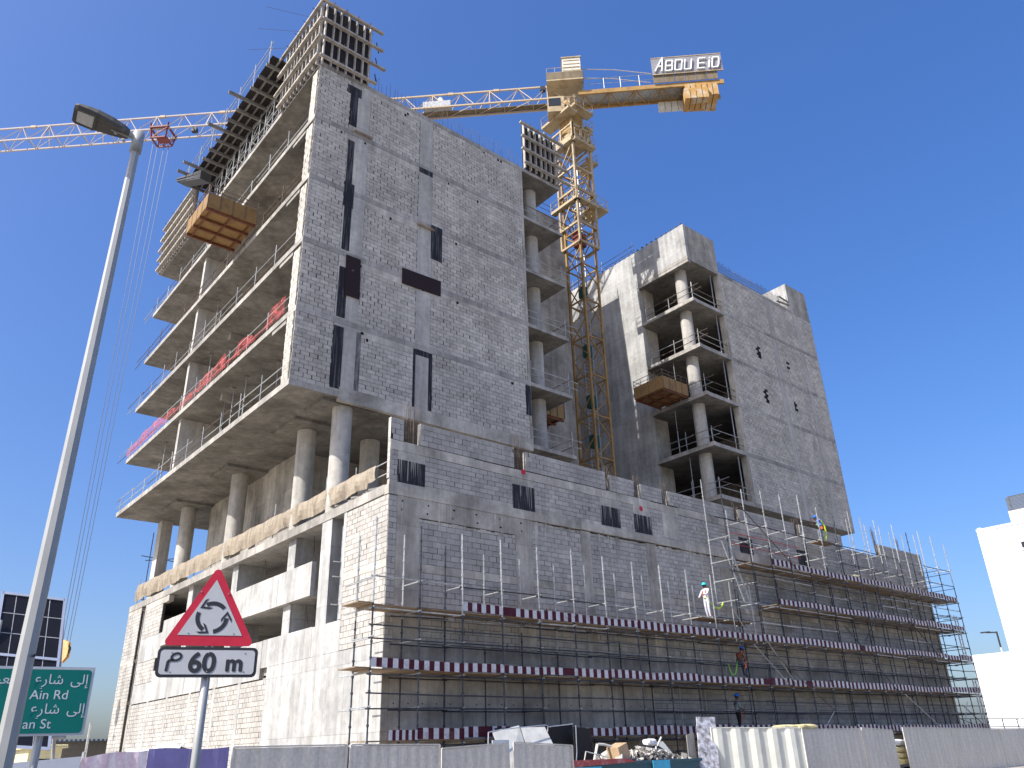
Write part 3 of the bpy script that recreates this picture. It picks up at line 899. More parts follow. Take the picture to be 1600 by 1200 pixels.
formwork('timber wall formwork on the far left end of the left tower roof', 'y', XT + .02, 49.5, 56.3, 35.45, 39.6, -1, 5, over1=.4)
formwork('timber wall formwork above the right balcony column of the left tower, next to the crane', 'x', YT + .0, 27.0, 29.95, 35.64, 39.2, -1, 4)
t = formwork('side shutter of the formwork above the right balcony of the left tower', 'y', 30.05, 30.3, 37.4, 35.64, 39.0, 1, 4)
# backing of the corner
m = MB()
for x in (15.95, 16.0, 16.1):
    for z in (36.2, 37.4, 38.6):
        m.beam((15.9, YT - .3, z + .2), (16.5, YT + .5, z + .5), .05, .07)
tag(m.build('brace_timbers', 'timber_g', org=(16, YT, 36)), 'short dark brace timbers sticking out beside the front corner formwork', 'timber')
# bundles of bars over the corner
m = MB()
for k in range(40):
    x = 12.9 + random.uniform(0, 3); y = YT + random.uniform(.1, .5)
    m.tube((x, y, 39.2), (x + random.uniform(-.1, .1), y, 39.9 + random.uniform(.2, .8)), .012, 4)
for k in range(3):
    m.tube((12.9, YT + .3, 39.0 - k), (10.4, YT + 2.6 + k, 40.4 - k * .8), .012, 4)
for z in (40.1, 40.35):
    m.tube((12.8, YT + .3, z), (16, YT + .3, z), .015, 4)
tag(m.build('rebar_cage', 'rebar', org=(13, YT, 39)), 'thin steel bars rising above the front corner formwork of the left tower', 'rebar')
# slab formwork: dark deck on timbers with props and lattice frames
fd = thing('slab_formwork', 'dark plywood slab formwork on timber bearers along the left tower roof edge', 'formwork', (XT, 42, 35.64))
dz = 39.35
y = 34.9
while y < 49.3:
    y1 = min(y + 2.44, 49.4)
    box('deck_sheet', 'ply', fd, 12.0 - random.uniform(0, .25), 25.5, y, y1 - .02, dz, dz + .03); y = y1
for k in range(10):
    x = 12.25 + .5 * k
    box('joist', 'timber_g', fd, x, x + .08, 34.9 - random.uniform(0, .3), 49.3, dz - .17, dz - .002)
y = 35.4
k = 0
while y < 49.4:
    box('bearer', 'timber_g', fd, 11.7 - random.choice((0, .1, .9)), 24, y, y + .12, dz - .38, dz - .172); y += 1.15; k += 1
m = MB()
for k in range(7):
    m.beam((11.6 - .05 * (k % 3), 49.9 - .09 * k, 39.7 - .11 * k), (12.1, 45.8, 38.0 - .11 * k), .75, .05)
m.build('corrugated_sheets', 'louvregrey', fd)
yy = 35.2
while yy < 56:
    m = MB()
    top = dz - .38 if yy < 49.3 else 38.6
    for x in (XT + .35, XT + 1.6):
        m.tube((x, yy, 35.64), (x, yy, top), .028, 6)
        m.tube((x, yy + 1.2, 35.64), (x, yy + 1.2, top), .028, 6)
        for z in (36.4, 37.6, 38.6):
            m.tube((x, yy, z), (x, yy + 1.2, z), .02, 5)
        m.tube((x, yy, 36.4), (x, yy + 1.2, 37.6), .018, 5); m.tube((x, yy + 1.2, 37.6), (x, yy, 38.6), .018, 5)
    m.tube((XT + .35, yy, 37.6), (XT + 1.6, yy, 37.6), .02, 5)
    m.build('support_frame', 'galv', fd); yy += 2.1
# outer guard tubes of the deck
for z in (dz + .55, dz + 1.05):
    m = MB(); m.tube((11.75, 34.8, z), (11.75, 49.6, z), .024, 6); m.build('guard_tube', 'galv', fd)
for k in range(7):
    y = 35.2 + 2.3 * k
    m = MB(); m.tube((11.75, y, dz - .4), (11.75, y, dz + 1.4), .024, 6); m.build('guard_post', 'galv', fd)

# ------------------------------------------------------------------ loading platforms
def platform(label, x0, x1, y0, y1, z, side, gate):
    t = thing('loading_platform', label, 'loading platform', ((x0 + x1) / 2, (y0 + y1) / 2, z), 'cantilevered loading platforms')
    box('deck', 'platyellow', t, x0, x1, y0, y1, z, z + .06)
    n = 4
    for k in range(n):
        y = y0 + .12 + (y1 - y0 - .24) * k / (n - 1)
        box('floor_beam', 'platred', t, x0, x1 + (0 if side > 0 else .0), y - .05, y + .05, z - .16, z - .002)
    for k in range(3):
        x = x0 + .3 + (x1 - x0 - .6) * k / 2
        box('cross_beam', 'platred', t, x - .04, x + .04, y0, y1, z - .10, z - .003)
    H = 1.15
    def wall(a, b, c, d):
        box('side_panel', 'platyellow', t, a, b, c, d, z + .06, z + .92)
    e = .04
    wall(x0, x1, y0, y0 + e); wall(x0, x1, y1 - e, y1)
    if gate == 'x0': wall(x0, x0 + e, y0 + e, y1 - e)
    else: wall(x1 - e, x1, y0 + e, y1 - e)
    m = MB()
    for x in (x0, (x0 + x1) / 2, x1):
        for y in (y0, y1):
            m.tube((x, y, z), (x, y, z + 1.45), .025, 5)
    for y in (y0, y1):
        m.tube((x0, y, z + 1.4), (x1, y, z + 1.4), .022, 5); m.tube((x0, y, z + 1.1), (x1, y, z + 1.1), .022, 5)
    xx = x0 if gate == 'x0' else x1
    m.tube((xx, y0, z + 1.4), (xx, y1, z + 1.4), .022, 5); m.tube((xx, y0, z + 1.1), (xx, y1, z + 1.1), .022, 5)
    for k in range(5):
        yk = y0 + (y1 - y0) * k / 4
        m.tube((xx, yk, z), (xx, yk, z + 1.4), .022, 5)
        xk = x0 + (x1 - x0) * k / 4
        m.tube((xk, y0 - .02, z), (xk, y0 - .02, z + 1.4), .018, 5)
    m.build('frame', 'rebar', t)
    return t
platform('yellow loading platform on the left tower edge, below the dark formwork', 10.0, 12.75, 36.7, 39.9, 28.72, -1, 'x0')
platform('yellow plywood loading platform on the left edge of the right tower, beside a round column', 40.6, 43.3, 31.7, 34.4, 24.4, -1, 'x0')
platform('yellow plywood loading platform on the left tower right balcony, mostly hidden by the column', 29.9, 32.3, 33.2, 35.6, 20.5, 1, 'x1')

# ------------------------------------------------------------------ red safety net
m = MB()
yy = [31.3 + k * .35 for k in range(71)]
def nz(y):
    h = .62 + .22 * math.sin(y * .5 + 1) + .10 * math.sin(y * 2.3)
    if y < 33.2: h = .95
    elif y < 35.0: h = .22
    elif 36.9 < y < 38.6: h = .25
    return h
for a, b in zip(yy[:-1], yy[1:]):
    for q in range(3):
        def pt(y, t): return (12.70 - .10 * math.sin(math.pi * t) * abs(math.sin(y * 1.7)), y, 20.56 + nz(y) * t + .03 * math.sin(y * 7))
        m.face([pt(a, q / 3), pt(b, q / 3), pt(b, (q + 1) / 3), pt(a, (q + 1) / 3)])
tag(m.build('safety_net', 'netmesh', org=(12.7, 44, 20.5)), 'red plastic safety net drooping along the second slab edge of the left tower', 'net')

# sand tarpaulin on the deck parapet
m = MB()
ys = [26.9 + .12 * k for k in range(262)]
def tz(y):
    s = abs(math.sin(y * 1.2)) * -.06 + .012 * math.sin(y * 5.1)
    return 12.40 + (y - 26) * .008 + s
def tb(y):
    return 11.55 + .04 * math.sin(y * .9 + 1) + .03 * math.sin(y * 2.7) + (.2 if y < 27.6 else 0)
for a, b in zip(ys[:-1], ys[1:]):
    for q in range(4):
        def pt(y, t):
            z = tb(y) + (tz(y) - tb(y)) * t
            x = 15.42 - .07 * math.sin(math.pi * t) - (.07 * math.sin(y * 3.6 + 1.4 * t) + .045 * math.sin(y * 8.3 - t) + .03 * math.sin(y * 14.7)) * math.sin(math.pi * min(1, t + .1))
            return (x, y, z)
        m.face([pt(a, q / 4), pt(a, (q + 1) / 4), pt(b, (q + 1) / 4), pt(b, q / 4)])
tag(m.build('tarpaulin', 'tarp', org=(15.4, 42, 11.5), smooth=True), 'sand coloured tarpaulin strip tied along the podium deck edge under the left tower', 'tarpaulin')
rail('tube guard rail on the podium deck edge carrying the sand tarpaulin', [(15.55, 26.1), (15.55, 58.3)], 11.34, over=.5, hs=(1.0, 1.9), step=2.6)
rail('short tube guard rail at the far left end of the podium deck', [(15.55, 58.5), (16.8, 58.9)], 11.34, hs=(1.2, 1.8), step=1.2)
m = MB()
for k in range(14):
    y = 26.8 + random.uniform(0, 4); m.obox((15.7 + random.uniform(0, .4), y, 11.4 + random.uniform(0, .12)), (.2, .1, .02), (-.1, .25, 0), (0, 0, .04))
m.build('timber_scraps', 'timber_g', org=(15.8, 28, 11.34), kind='stuff')
def stand(x, y, label):
    t = thing('access_tower', label, 'scaffold', (x, y, 11.34))
    m = MB(); m.tube((x, y, 11.34), (x, y, 16.0), .03, 6); m.build('standard', 'darktube', t)
    m = MB(); m.tube((x - .6, y - .2, 14.3), (x + 1.9, y - .3, 14.1), .03, 5); m.tube((x - .2, y + .2, 14.1), (x + 1.7, y - .6, 14.3), .03, 5); m.tube((x, y - .5, 12.2), (x, y + .6, 12.2), .03, 5); m.build('ledger', 'darktube', t)
stand(15.5, 56.8, 'thin tube standard with crossed ledgers by the farthest column on the podium deck')
m = MB(); m.tube((17.6, 33.6, 11.34), (17.6, 33.6, 15.6), .03, 6); m.tube((17.0, 33.8, 13.0), (18.2, 33.4, 13.0), .025, 5); m.tube((17.0, 33.8, 12.0), (18.2, 33.4, 12.4), .025, 5)
tag(m.build('pipe_stand', 'darktube', org=(17.6, 33.6, 11.34)), 'thin dark pipe stand between the two front round columns on the podium deck', 'pipe')

# ------------------------------------------------------------------ tower crane
CX, CY = 37.87, 36.0
U = Vector((-0.7222, 0.6917, 0)); W = Vector((0.6917, 0.7222, 0)); Z = Vector((0, 0, 1))
C0 = Vector((CX, CY, 0))
cr = thing('tower_crane', 'yellow hammerhead tower crane standing between the two concrete towers', 'crane', (CX, CY, 0))
h = 0.8
legs = [(-h, -h), (h, -h), (h, h), (-h, h)]
ZT = 46.0
for a, b in legs:
    box('mast_leg', 'yellow', cr, CX + a - .075, CX + a + .075, CY + b - .075, CY + b + .075, 0, ZT)
lac = MB()
z = 1.0
sec = 1.55
k = 0
while z < ZT - .5:
    z1 = z + sec
    for i in range(4):
        a = legs[i]; b = legs[(i + 1) % 4]
        if k % 2: a, b = b, a
        lac.beam((CX + a[0], CY + a[1], z), (CX + b[0], CY + b[1], z1), .07, .07)
        if k % 2 == 0:
            lac.beam((CX + a[0], CY + a[1], z), (CX + b[0], CY + b[1], z), .10, .10)
    z = z1; k += 1
lac.build('mast_lacing', 'yellow', cr)
m = MB()     # ladder and cables in the mast
z = 2
for x in (-.2, .2):
    m.beam((CX + x, CY + .3, 1), (CX + x, CY + .3, ZT), .05, .05)
while z < ZT:
    m.beam((CX - .2, CY + .3, z), (CX + .2, CY + .3, z), .03, .03); z += .3
m.path([(CX + .2, CY - .2, 12), (CX + .35, CY - .1, 22), (CX + .15, CY - .2, 32), (CX + .3, CY, 45)], .05, 5)
m.build('mast_ladder', 'galv', cr)
m = MB()
for zc in (21, 24, 28, 33):
    m.obox((CX - .2, CY - .1, zc), (.25, 0, 0), (0, .25, 0), (0, 0, .45))
m.build('cable_bags', plain('dull_green_canvas', (0.03, 0.10, 0.085), .8), cr)
# climbing cage and work platforms
def plat(z, x0, x1, y0, y1, railmat='cream', hh=1.1):
    box('work_platform', 'cream', cr, x0, x1, y0, y1, z, z + .1)
    m = MB()
    pts = [(x0, y0), (x1, y0), (x1, y1), (x0, y1), (x0, y0)]
    for (xa, ya), (xb, yb) in zip(pts[:-1], pts[1:]):
        for q in (.55, hh):
            m.tube((xa, ya, z + q), (xb, yb, z + q), .022, 5)
        n = max(1, int(math.hypot(xb - xa, yb - ya) / .9))
        for i in range(n):
            m.tube((xa + (xb - xa) * i / n, ya + (yb - ya) * i / n, z), (xa + (xb - xa) * i / n, ya + (yb - ya) * i / n, z + hh), .022, 5)
        m.beam((xa, ya, z + .12), (xb, yb, z + .12), .03, .24)
    m.build('platform_railing', railmat, cr)
g = 1.15
for zc, (dx0, dx1, dy0, dy1) in ((40.8, (-g, g, -g - .1, -.8)), (40.8, (-g - .1, -.8, -g, g + .6)), (41.0, (.8, g + 1.2, -g, g)),
                                  (45.7, (.9, 1.9, -.9, .9)), (46.6, (-g - .2, -.8, -g, g + .4)), (46.6, (-g, g, -g - .3, -.8)),
                                  (49.6, (-g - .5, -.6, -1.4, 1.9)), (49.2, (.9, 1.7, -.9, .9)), (50.2, (-1.0, g, -g - .4, -.8))):
    plat(zc, CX + dx0, CX + dx1, CY + dy0, CY + dy1)
for a, b in ((-1.0, -1.0), (1.0, -1.0), (1.0, 1.0), (-1.0, 1.0)):
    box('cage_post', 'cream', cr, CX + a - .08, CX + a + .08, CY + b - .08, CY + b + .08, 37.0, 47.0)
m = MB()
for i in range(4):
    c4 = [(-1.0, -1.0), (1.0, -1.0), (1.0, 1.0), (-1.0, 1.0)]
    a = c4[i]; b = c4[(i + 1) % 4]
    for zz_ in (38.8, 42.0, 44.2, 46.8):
        m.beam((CX + a[0], CY + a[1], zz_), (CX + b[0], CY + b[1], zz_), .14, .18)
    m.beam((CX + a[0], CY + a[1], 38.8), (CX + b[0], CY + b[1], 42.0), .08, .08)
    m.beam((CX + b[0], CY + b[1], 42.0), (CX + a[0], CY + a[1], 44.2), .08, .08)
    m.beam((CX + a[0], CY + a[1], 44.2), (CX + b[0], CY + b[1], 46.8), .08, .08)
m.build('climbing_cage', 'cream', cr)
m = MB()
for i in range(4):
    a = c4[i]; b = c4[(i + 1) % 4]
    m.beam((CX + a[0], CY + a[1], 37.0), (CX + b[0], CY + b[1], 37.0), .14, .18)
m.build('cage_ring', 'cream', cr)
m = MB()
for q in range(60):
    x, y, zz_ = random.uniform(-.9, .9), random.uniform(-.9, .9), random.uniform(38, 46.5)
    d = Vector((random.uniform(-.5, .5), random.uniform(-.5, .5), random.uniform(-.6, .6)))
    m.beam((CX + x, CY + y, zz_), Vector((CX + x, CY + y, zz_)) + d, .05, .05)
m.build('hydraulics', 'galv', cr)
box('control_box', 'redbox', cr, CX - .5, CX + .3, CY - .4, CY + .3, 37.2, 38.4)
# gusset plates under the slewing ring
m = MB()
for sx in (-1, 1):
    m.prism([(CX + sx * .95, CY - 1.25, 47.0), (CX + sx * .95, CY - .75, 47.0), (CX + sx * .95, CY - .85, 48.8), (CX + sx * .95, CY - 1.05, 48.8)], (sx * .08, 0, 0))
m.build('gusset', 'cream', cr)
box('slew_base', 'cream', cr, CX - 1.0, CX + 1.0, CY - 1.0, CY + 1.0, 47.1, 47.9)
m = MB()
for x in (-1.25, -.3, .6):
    m.beam((CX + x, CY - 1.3, 46.9), (CX + x, CY - 1.3, 48.3), .12, .16)
m.beam((CX - 1.25, CY - 1.3, 48.2), (CX + 1.15, CY - 1.3, 48.2), .12, .14); m.beam((CX - 1.25, CY - 1.3, 47.0), (CX + 1.15, CY - 1.3, 47.0), .12, .3)
for y in (-1.3, 0, 1.2):
    m.beam((CX - 1.3, CY + y, 46.9), (CX - 1.3, CY + y, 48.3), .12, .16)
m.beam((CX - 1.3, CY - 1.3, 48.2), (CX - 1.3, CY + 1.2, 48.2), .12, .14); m.beam((CX - 1.3, CY - 1.3, 47.0), (CX - 1.3, CY + 1.2, 47.0), .12, .3)
m.build('slew_frame', 'cream', cr)
m = MB(); m.tube((CX, CY, 47.9), (CX, CY, 48.5), 1.05, 20); m.tube((CX, CY, 48.5), (CX, CY, 51.7), .9, 12); m.build('slewing_ring', 'yellow', cr)
for q in range(4):
    a = math.pi / 4 + q * math.pi / 2
    m = MB(); p = Vector((CX + .9 * math.cos(a), CY + .9 * math.sin(a), 48.4)); m.beam(p, p + Vector((0, 0, 3.4)), .2, .2); m.build('tower_head_leg', 'cream', cr)
# jib: triangular truss along U
def jp(s, w, z): return C0 + U * s + W * w + Z * z
JL = 54.0
zb, zt = 52.15, 54.15
def chord(name, w, z, s0, s1, sz, mat):
    m = MB(); m.beam(jp(s0, w, z), jp(s1, w, z), sz, sz); m.build(name, mat, cr)
for s0, s1, mt in ((-.6, 17.0, 'jibpaint'), (17.0, 30.5, 'jibpaint'), (30.5, JL, 'jibwhite')):
    chord('jib_bottom_chord', -.65, zb, s0, s1, .13, mt)
    chord('jib_bottom_chord', .65, zb, s0, s1, .13, mt)
    chord('jib_top_chord', 0, zt, max(s0, .6), s1, .13, mt)
    m = MB()
    s = max(s0, 0.6); k = 0
    while s < s1 - 1.0:
        for w in (-.65, .65):
            m.beam(jp(s, w, zb), jp(s + 1.25, 0, zt), .055, .055)
            m.beam(jp(s + 2.5, w, zb), jp(s + 1.25, 0, zt), .055, .055)
            if k % 2 == 0: m.beam(jp(s + 1.25, w, zb), jp(s + 1.25, 0, zt), .07, .07)
        m.beam(jp(s, -.65, zb), jp(s, .65, zb), .05, .05)
        m.beam(jp(s, -.65, zb), jp(s + 2.5, .65, zb), .04, .04)
        s += 2.5; k += 1
    m.build('jib_lacing', mt, cr)
box_ = MB(); box_.obox(jp(7.5, .3, zb + .1), U * 7.0, W * .28, Z * .03); box_.build('jib_walkway', 'apron', cr)
m = MB(); m.obox(jp(11.4, -.2, zb + .42), U * 1.2, W * .45, Z * .3); m.build('trolley_winch', 'galv', cr)
m = MB(); m.tube(jp(11.0, -.1, zb + .95), jp(11.2, -.1, zb + 1.4), .25, 10); m.build('winch_drum', 'ivory', cr)
for s in (2.2, 33.0, 38.0):
    m = MB(); m.obox(jp(s, -.1, (zt - .35) if s < 3 else zb + .05), U * .22, W * .18, Z * .2); m.build('floodlight', 'signblack', cr)
m = MB()
for s in (6, 10, 15.5, 20, 26, 30.5, 36, 42, 48):
    m.beam(jp(s, 0, zt - .02), jp(s + .5, 0, zt), .2, .22)
m.build('chord_joint', 'jibpaint', cr)
# trolley
ST = 35.9
m = MB()
for s in (-.8, .8):
    for w in (-.8, .8):
        m.beam(jp(ST + s, w, zb + .55), jp(ST + s * .8, w * .75, zb - .9), .12, .12)
    m.beam(jp(ST + s, -.8, zb + .1), jp(ST + s, .8, zb + .1), .14, .14)
    m.beam(jp(ST + s * .8, -.6, zb - .9), jp(ST + s * .8, .6, zb - .9), .12, .12)
for w in (-.8, .8):
    m.beam(jp(ST - .8, w, zb + .1), jp(ST + .8, w, zb + .1), .14, .14)
    m.beam(jp(ST - .6, w * .75, zb - .9), jp(ST + .6, w * .75, zb - .9), .12, .12)
    m.beam(jp(ST - .8, w, zb), jp(ST + .6, w * .75, zb - .9), .07, .07)
m.obox(jp(ST - .3, -.2, zb - .95), U * .5, W * .35, Z * .04)
m.build('trolley', 'redbox', cr)
m = MB()
for s in (-.7, .7):
    for w in (-.75, .75):
        m.tube(jp(ST + s, w - .05, zb + .15), jp(ST + s, w + .05, zb + .15), .16, 10)
m.build('trolley_wheel', 'signblack', cr)
# machinery house and pivot
m = MB(); m.obox(jp(.3, -.4, 53.3), U * 1.55, W * 1.15, Z * .06); m.build('head_platform', 'cream', cr)
m = MB(); m.obox(jp(.3, -1.5, 53.75), U * 1.55, W * .04, Z * .42); m.obox(jp(-1.25, -.4, 53.75), U * .04, W * 1.1, Z * .42); m.build('head_apron', 'apron', cr)
m = MB(); m.obox(jp(-.35, -.55, 54.95), U * .78, W * .8, Z * .95); m.build('machinery_house', 'ivory', cr)
m = MB()
for zc in (54.4, 54.8, 55.2, 55.6):
    m.obox(jp(-.35, -1.37, zc), U * .7, W * .02, Z * .03)
m.obox(jp(-.35, -.55, 55.95), U * .85, W * .88, Z * .05)
m.build('house_louvre', 'cream', cr)
m = MB()
for s in (-1.1, -.4, .4, 1.1, 1.8):
    m.tube(jp(s, -1.5, 53.3), jp(s, -1.5, 54.7), .022, 5)
for zc in (54.2, 54.7): m.tube(jp(-1.2, -1.5, zc), jp(1.8, -1.5, zc), .022, 5)
m.build('head_railing', 'cream', cr)
# cab hanging below
m = MB(); m.obox(jp(1.2, -1.0, 50.6), U * .7, W * .6, Z * .8); m.build('operator_cab', 'cream', cr)
m = MB(); m.obox(jp(1.3, -1.62, 50.8), U * .5, W * .02, Z * .4); m.build('cab_window', 'glass', cr)
# counter jib
for w in (-.85, .85):
    m = MB(); m.beam(jp(-.8, w, 52.3), jp(-13.0, w, 52.35), .16, .42); m.build('counter_jib_girder', 'yellow', cr)
m = MB()
s = -1.2; k = 0
while s > -11:
    m.beam(jp(s, -.85, 52.15), jp(s - 1.1, .85, 52.15), .08, .08); m.beam(jp(s - 1.1, .85, 52.15), jp(s - 2.2, -.85, 52.15), .08, .08)
    m.beam(jp(s, -.85, 52.15), jp(s, .85, 52.15), .1, .1); s -= 2.2
m.build('counter_jib_bracing', 'yellow', cr)
m = MB(); m.obox(jp(-6.5, 0, 52.45), U * 5.8, W * .75, Z * .02); m.build('counter_jib_walkway', 'galv', cr)
m = MB()
for w in (-.95, .95):
    for s in (-1.2, -3.0, -4.4, -6.0):
        m.tube(jp(s, w, 52.5), jp(s, w, 53.7), .025, 5)
    for zc in (53.1, 53.7):
        m.tube(jp(-1.0, w, zc), jp(-7.3, w, zc), .022, 5)
m.build('counter_jib_railing', 'galv', cr)
for w in (-.5, .5):
    m = MB(); m.path([jp(-.9, w, 55.4), jp(-4.0, w, 55.0), jp(-7.2, w, 54.2)], .04, 6); m.build('tie_bar', 'jibwhite', cr)
for k in range(6):
    m = MB(); s = -7.6 - k * .9
    m.obox(jp(s, -1.05, 52.97), U * .43, W * .02, Z * .42); m.build('apron_panel', 'apron', cr)
# sign board
m = MB(); m.obox(jp(-10.1, -1.12, 54.3), U * 2.95, W * .05, Z * .95); m.build('sign_board', 'signgrey', cr)
m = MB()
for zc in (53.36, 55.24): m.obox(jp(-10.1, -1.19, zc), U * 2.97, W * .02, Z * .03)
m.build('sign_frame', 'cream', cr)
# letters, slanted strokes
def letters():
    m = MB()
    G = {  # strokes in a 1 x 1 cell
        'A': [((0, 0), (.75, 1)), ((.75, 1), (.85, 0)), ((.35, .35), (.82, .35))],
        'B': [((.05, 0), (.05, .72)), ((.05, .72), (.8, .72)), ((.8, .72), (.8, .36)), ((.05, .36), (.85, .36)), ((.85, .36), (.85, 0)), ((.05, 0), (.85, 0))],
        'O': [((.05, 0), (.05, .72)), ((.05, .72), (.85, .72)), ((.85, .72), (.85, 0)), ((.05, 0), (.85, 0))],
        'U': [((.05, 0), (.05, .72)), ((.85, .72), (.85, 0)), ((.05, 0), (.85, 0))],
        'E': [((.1, .72), (.95, .72)), ((.1, .36), (.85, .36)), ((.1, 0), (.9, 0)), ((.1, 0), (.1, .72))],
        'I': [((.3, 0), (.3, .55)), ((.3, .66), (.3, .74))],
        'D': [((.05, 0), (.05, .72)), ((.05, .72), (.75, .72)), ((.75, .72), (.85, .5)), ((.85, .5), (.85, .2)), ((.85, .2), (.75, 0)), ((.05, 0), (.75, 0))]}
    x = 0
    for ch, wd in (('A', 1.0), ('B', .95), ('O', .95), ('U', .95), (' ', .35), ('E', .95), ('I', .5), ('D', .95)):
        for (xa, ya), (xb, yb) in G.get(ch, []):
            def P(px, py):
                return jp(-7.35 - (x + px * .82 + py * .3) * .84, -1.22, 53.62 + py * 1.55)
            m.beam(P(xa, ya), P(xb, yb), .1, .22, up=W)
        x += wd
    m.build('sign_letters', 'white', cr)
letters()
# ballast blocks
for k in range(6):
    m = MB(); s = -9.9 - k * .46
    m.obox(jp(s, 0 if k > 3 else -.1, 51.55), U * .2, W * 1.0, Z * .62); m.build('ballast_block', 'ballast', cr)
for k in range(4):
    m = MB(); s = -9.75 - k * .5
    m.obox(jp(s, -.95, 50.95), U * .22, W * .35, Z * .55); m.build('ballast_block', 'ballast', cr)
for k in range(4):
    m = MB(); s = -7.9 - k * .55
    m.obox(jp(s, .9, 51.7), U * .25, W * .2, Z * .4); m.build('ballast_block', 'offwhite', cr)
# hoist ropes and hook block
zh = 8.6
m = MB()
for s in (-.75, -.3, .3, .75):
    m.tube(jp(ST + s, 0, zb - .7), jp(ST - .25 + s * .45, 0, zh), .018, 4)
m.build('hoist_rope', 'rope', cr)
hk = thing('hook_block', 'orange yellow crane hook block hanging low behind the solar panel', 'hook block', jp(ST - .25, 0, zh))
hp = jp(ST - .25, 0, zh)
m = MB()
for w in (-.14, .14):
    m.prism([hp + U * a + Z * b + W * w for a, b in ((-.42, .0), (-.3, .45), (.1, .62), (.38, .4), (.42, -.1), (.25, -.65), (-.1, -.85), (-.38, -.5))], W * .05)
m.build('side_plate', 'orangepanel', hk)
m = MB()
for a in (-.2, .2): m.tube(hp + U * a - W * .1, hp + U * a + W * .12, .26, 14)
m.build('sheave', 'signblack', hk)
m = MB()
m.path([hp + Z * -.8, hp + Z * -1.05 + U * .02, hp + Z * -1.25 + U * .2, hp + Z * -1.45 + U * .18, hp + Z * -1.55, hp + Z * -1.45 - U * .18], .07, 6)
for k in range(4):
    m.path([hp + Z * -1.4, hp + Z * -1.9 + U * (.3 * k - .5) + W * .1, hp + Z * -2.9 + U * (.5 * k - .8)], .02, 4)
m.build('hook', 'galv', hk)

CK = 0.9583
cr.location = (36.29, 34.5, 0.071); cr.scale = (CK, CK, CK)
hk.location = Vector((36.29, 34.5, 0.071)) + (Vector(hk.location) - Vector((CX, CY, 0))) * CK; hk.scale = (CK, CK, CK)

# ------------------------------------------------------------------ scaffold on the right face
YO, YI = 24.4, 25.55
sc = thing('scaffold', 'tube and coupler scaffold with wooden boards and striped toe boards along the podium front', 'scaffold', (XP, YO, 0))
XS = [14.1 + 1.9 * k for k in range(26)]
LV = [2.1, 4.3, 6.4, 8.4, 10.45]
def standard(x, y, z1):
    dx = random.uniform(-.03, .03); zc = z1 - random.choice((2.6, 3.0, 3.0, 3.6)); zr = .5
    for a, b, mt in ((0.02, zc, 'darktube' if random.random() < .85 else 'galv'), (zc, z1, 'galv' if random.random() < .85 else 'darktube')):  # dark below, pale above: shade under the boards painted into the lower piece
        m = MB(); xa, xb = x + dx * a / z1, x + dx * b / z1
        m.tube((xa, y, a), (xb, y, b), 0.030, 6)
        while zr < b - .1:
            xr = x + dx * zr / z1
            m.tube((xr, y, zr - .035), (xr, y, zr + .035), .047, 6); zr += .52
        if a < 1: m.box(x - .09, x + .09, y - .09, y + .09, 0.0, .02)
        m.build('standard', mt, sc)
for k, x in enumerate(XS):
    hi = x > 34.5
    if hi:
        zo = 14.9 + random.uniform(-.5, .3); zi = 13.6 + random.uniform(-.4, .5)
        if x < 36.2: zo, zi = 14.2, 15.0
        if x > 50: zi = 15.3 + random.uniform(-.4, .4)
    else:
        zo, zi = 9.4 + random.uniform(-.1, .1), 9.28 + random.uniform(-.3, .1)
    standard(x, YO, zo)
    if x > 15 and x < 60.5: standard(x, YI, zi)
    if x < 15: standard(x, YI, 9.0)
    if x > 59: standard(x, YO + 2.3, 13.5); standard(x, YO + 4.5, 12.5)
def ledger(x0, x1, y, z, mat=None):
    m = MB(); m.tube((x0, y, z + random.uniform(-.03, .03)), (x1, y, z + random.uniform(-.05, .05)), .027, 6); m.build('ledger', mat or ('darktube' if z < 6 or random.random() < .6 else 'galv'), sc)  # low ledgers take the dark tone, shade of the lower lifts in the colour
levels_lo = [1.5, 1.98, 3.1, 3.55, 4.18, 5.3, 5.75, 6.28, 7.35]
levels_hi = [8.28, 9.3, 9.8, 10.33, 11.5, 12.6]
for z in levels_lo:
    for k in range(0, 25, 2):
        a, b = XS[k] - .1, XS[min(k + 2, 25)] + .1
        ledger(a, b, YO + .03, z)
        if z in (1.98, 4.18, 6.28, 3.1, 5.3): ledger(max(a, 15.5), b, YI - .03, z)
for z in levels_hi:
    for k in range(11, 25, 2):
        a, b = XS[k] - .1, XS[min(k + 2, 25)] + .1
        ledger(a, b, YO + .03, z)
        if z in (8.28, 10.33): ledger(a, b, YI - .03, z)
def transom(x, z, y0=YO - .12, y1=YI + .12):
    m = MB(); m.tube((x, y0, z), (x, y1, z), .024, 6); m.build('transom', 'galv', sc)
for k, x in enumerate(XS):
    for z in (2.03, 3.15, 4.23, 5.35, 6.33):
        transom(x, z)
    if x < 34.5:
        transom(x + .05, 7.38)
    else:
        for z in (8.33, 9.4, 10.38, 11.6, 12.7):
            if random.random() < .85: transom(x, z)
m = MB()
for z in (2.0, 3.1, 4.2, 5.3, 6.3, 7.3, 8.3, 9.3, 10.4, 11.4, 12.5):
    for x in XS[-2:]:
        m.tube((x, YO, z), (x, YO + 4.6, z), .024, 5)
    for yy_ in (2.3, 4.5): m.tube((XS[-2], YO + yy_, z), (XS[-1], YO + yy_, z), .024, 5)
m.tube((XS[-1], YO, 8.3), (XS[-1], YO + 4.5, 10.4), .024, 5); m.tube((XS[-1], YO, 2.0), (XS[-1], YO + 4.5, 4.2), .024, 5)
m.build('end_frame', 'darktube', sc)
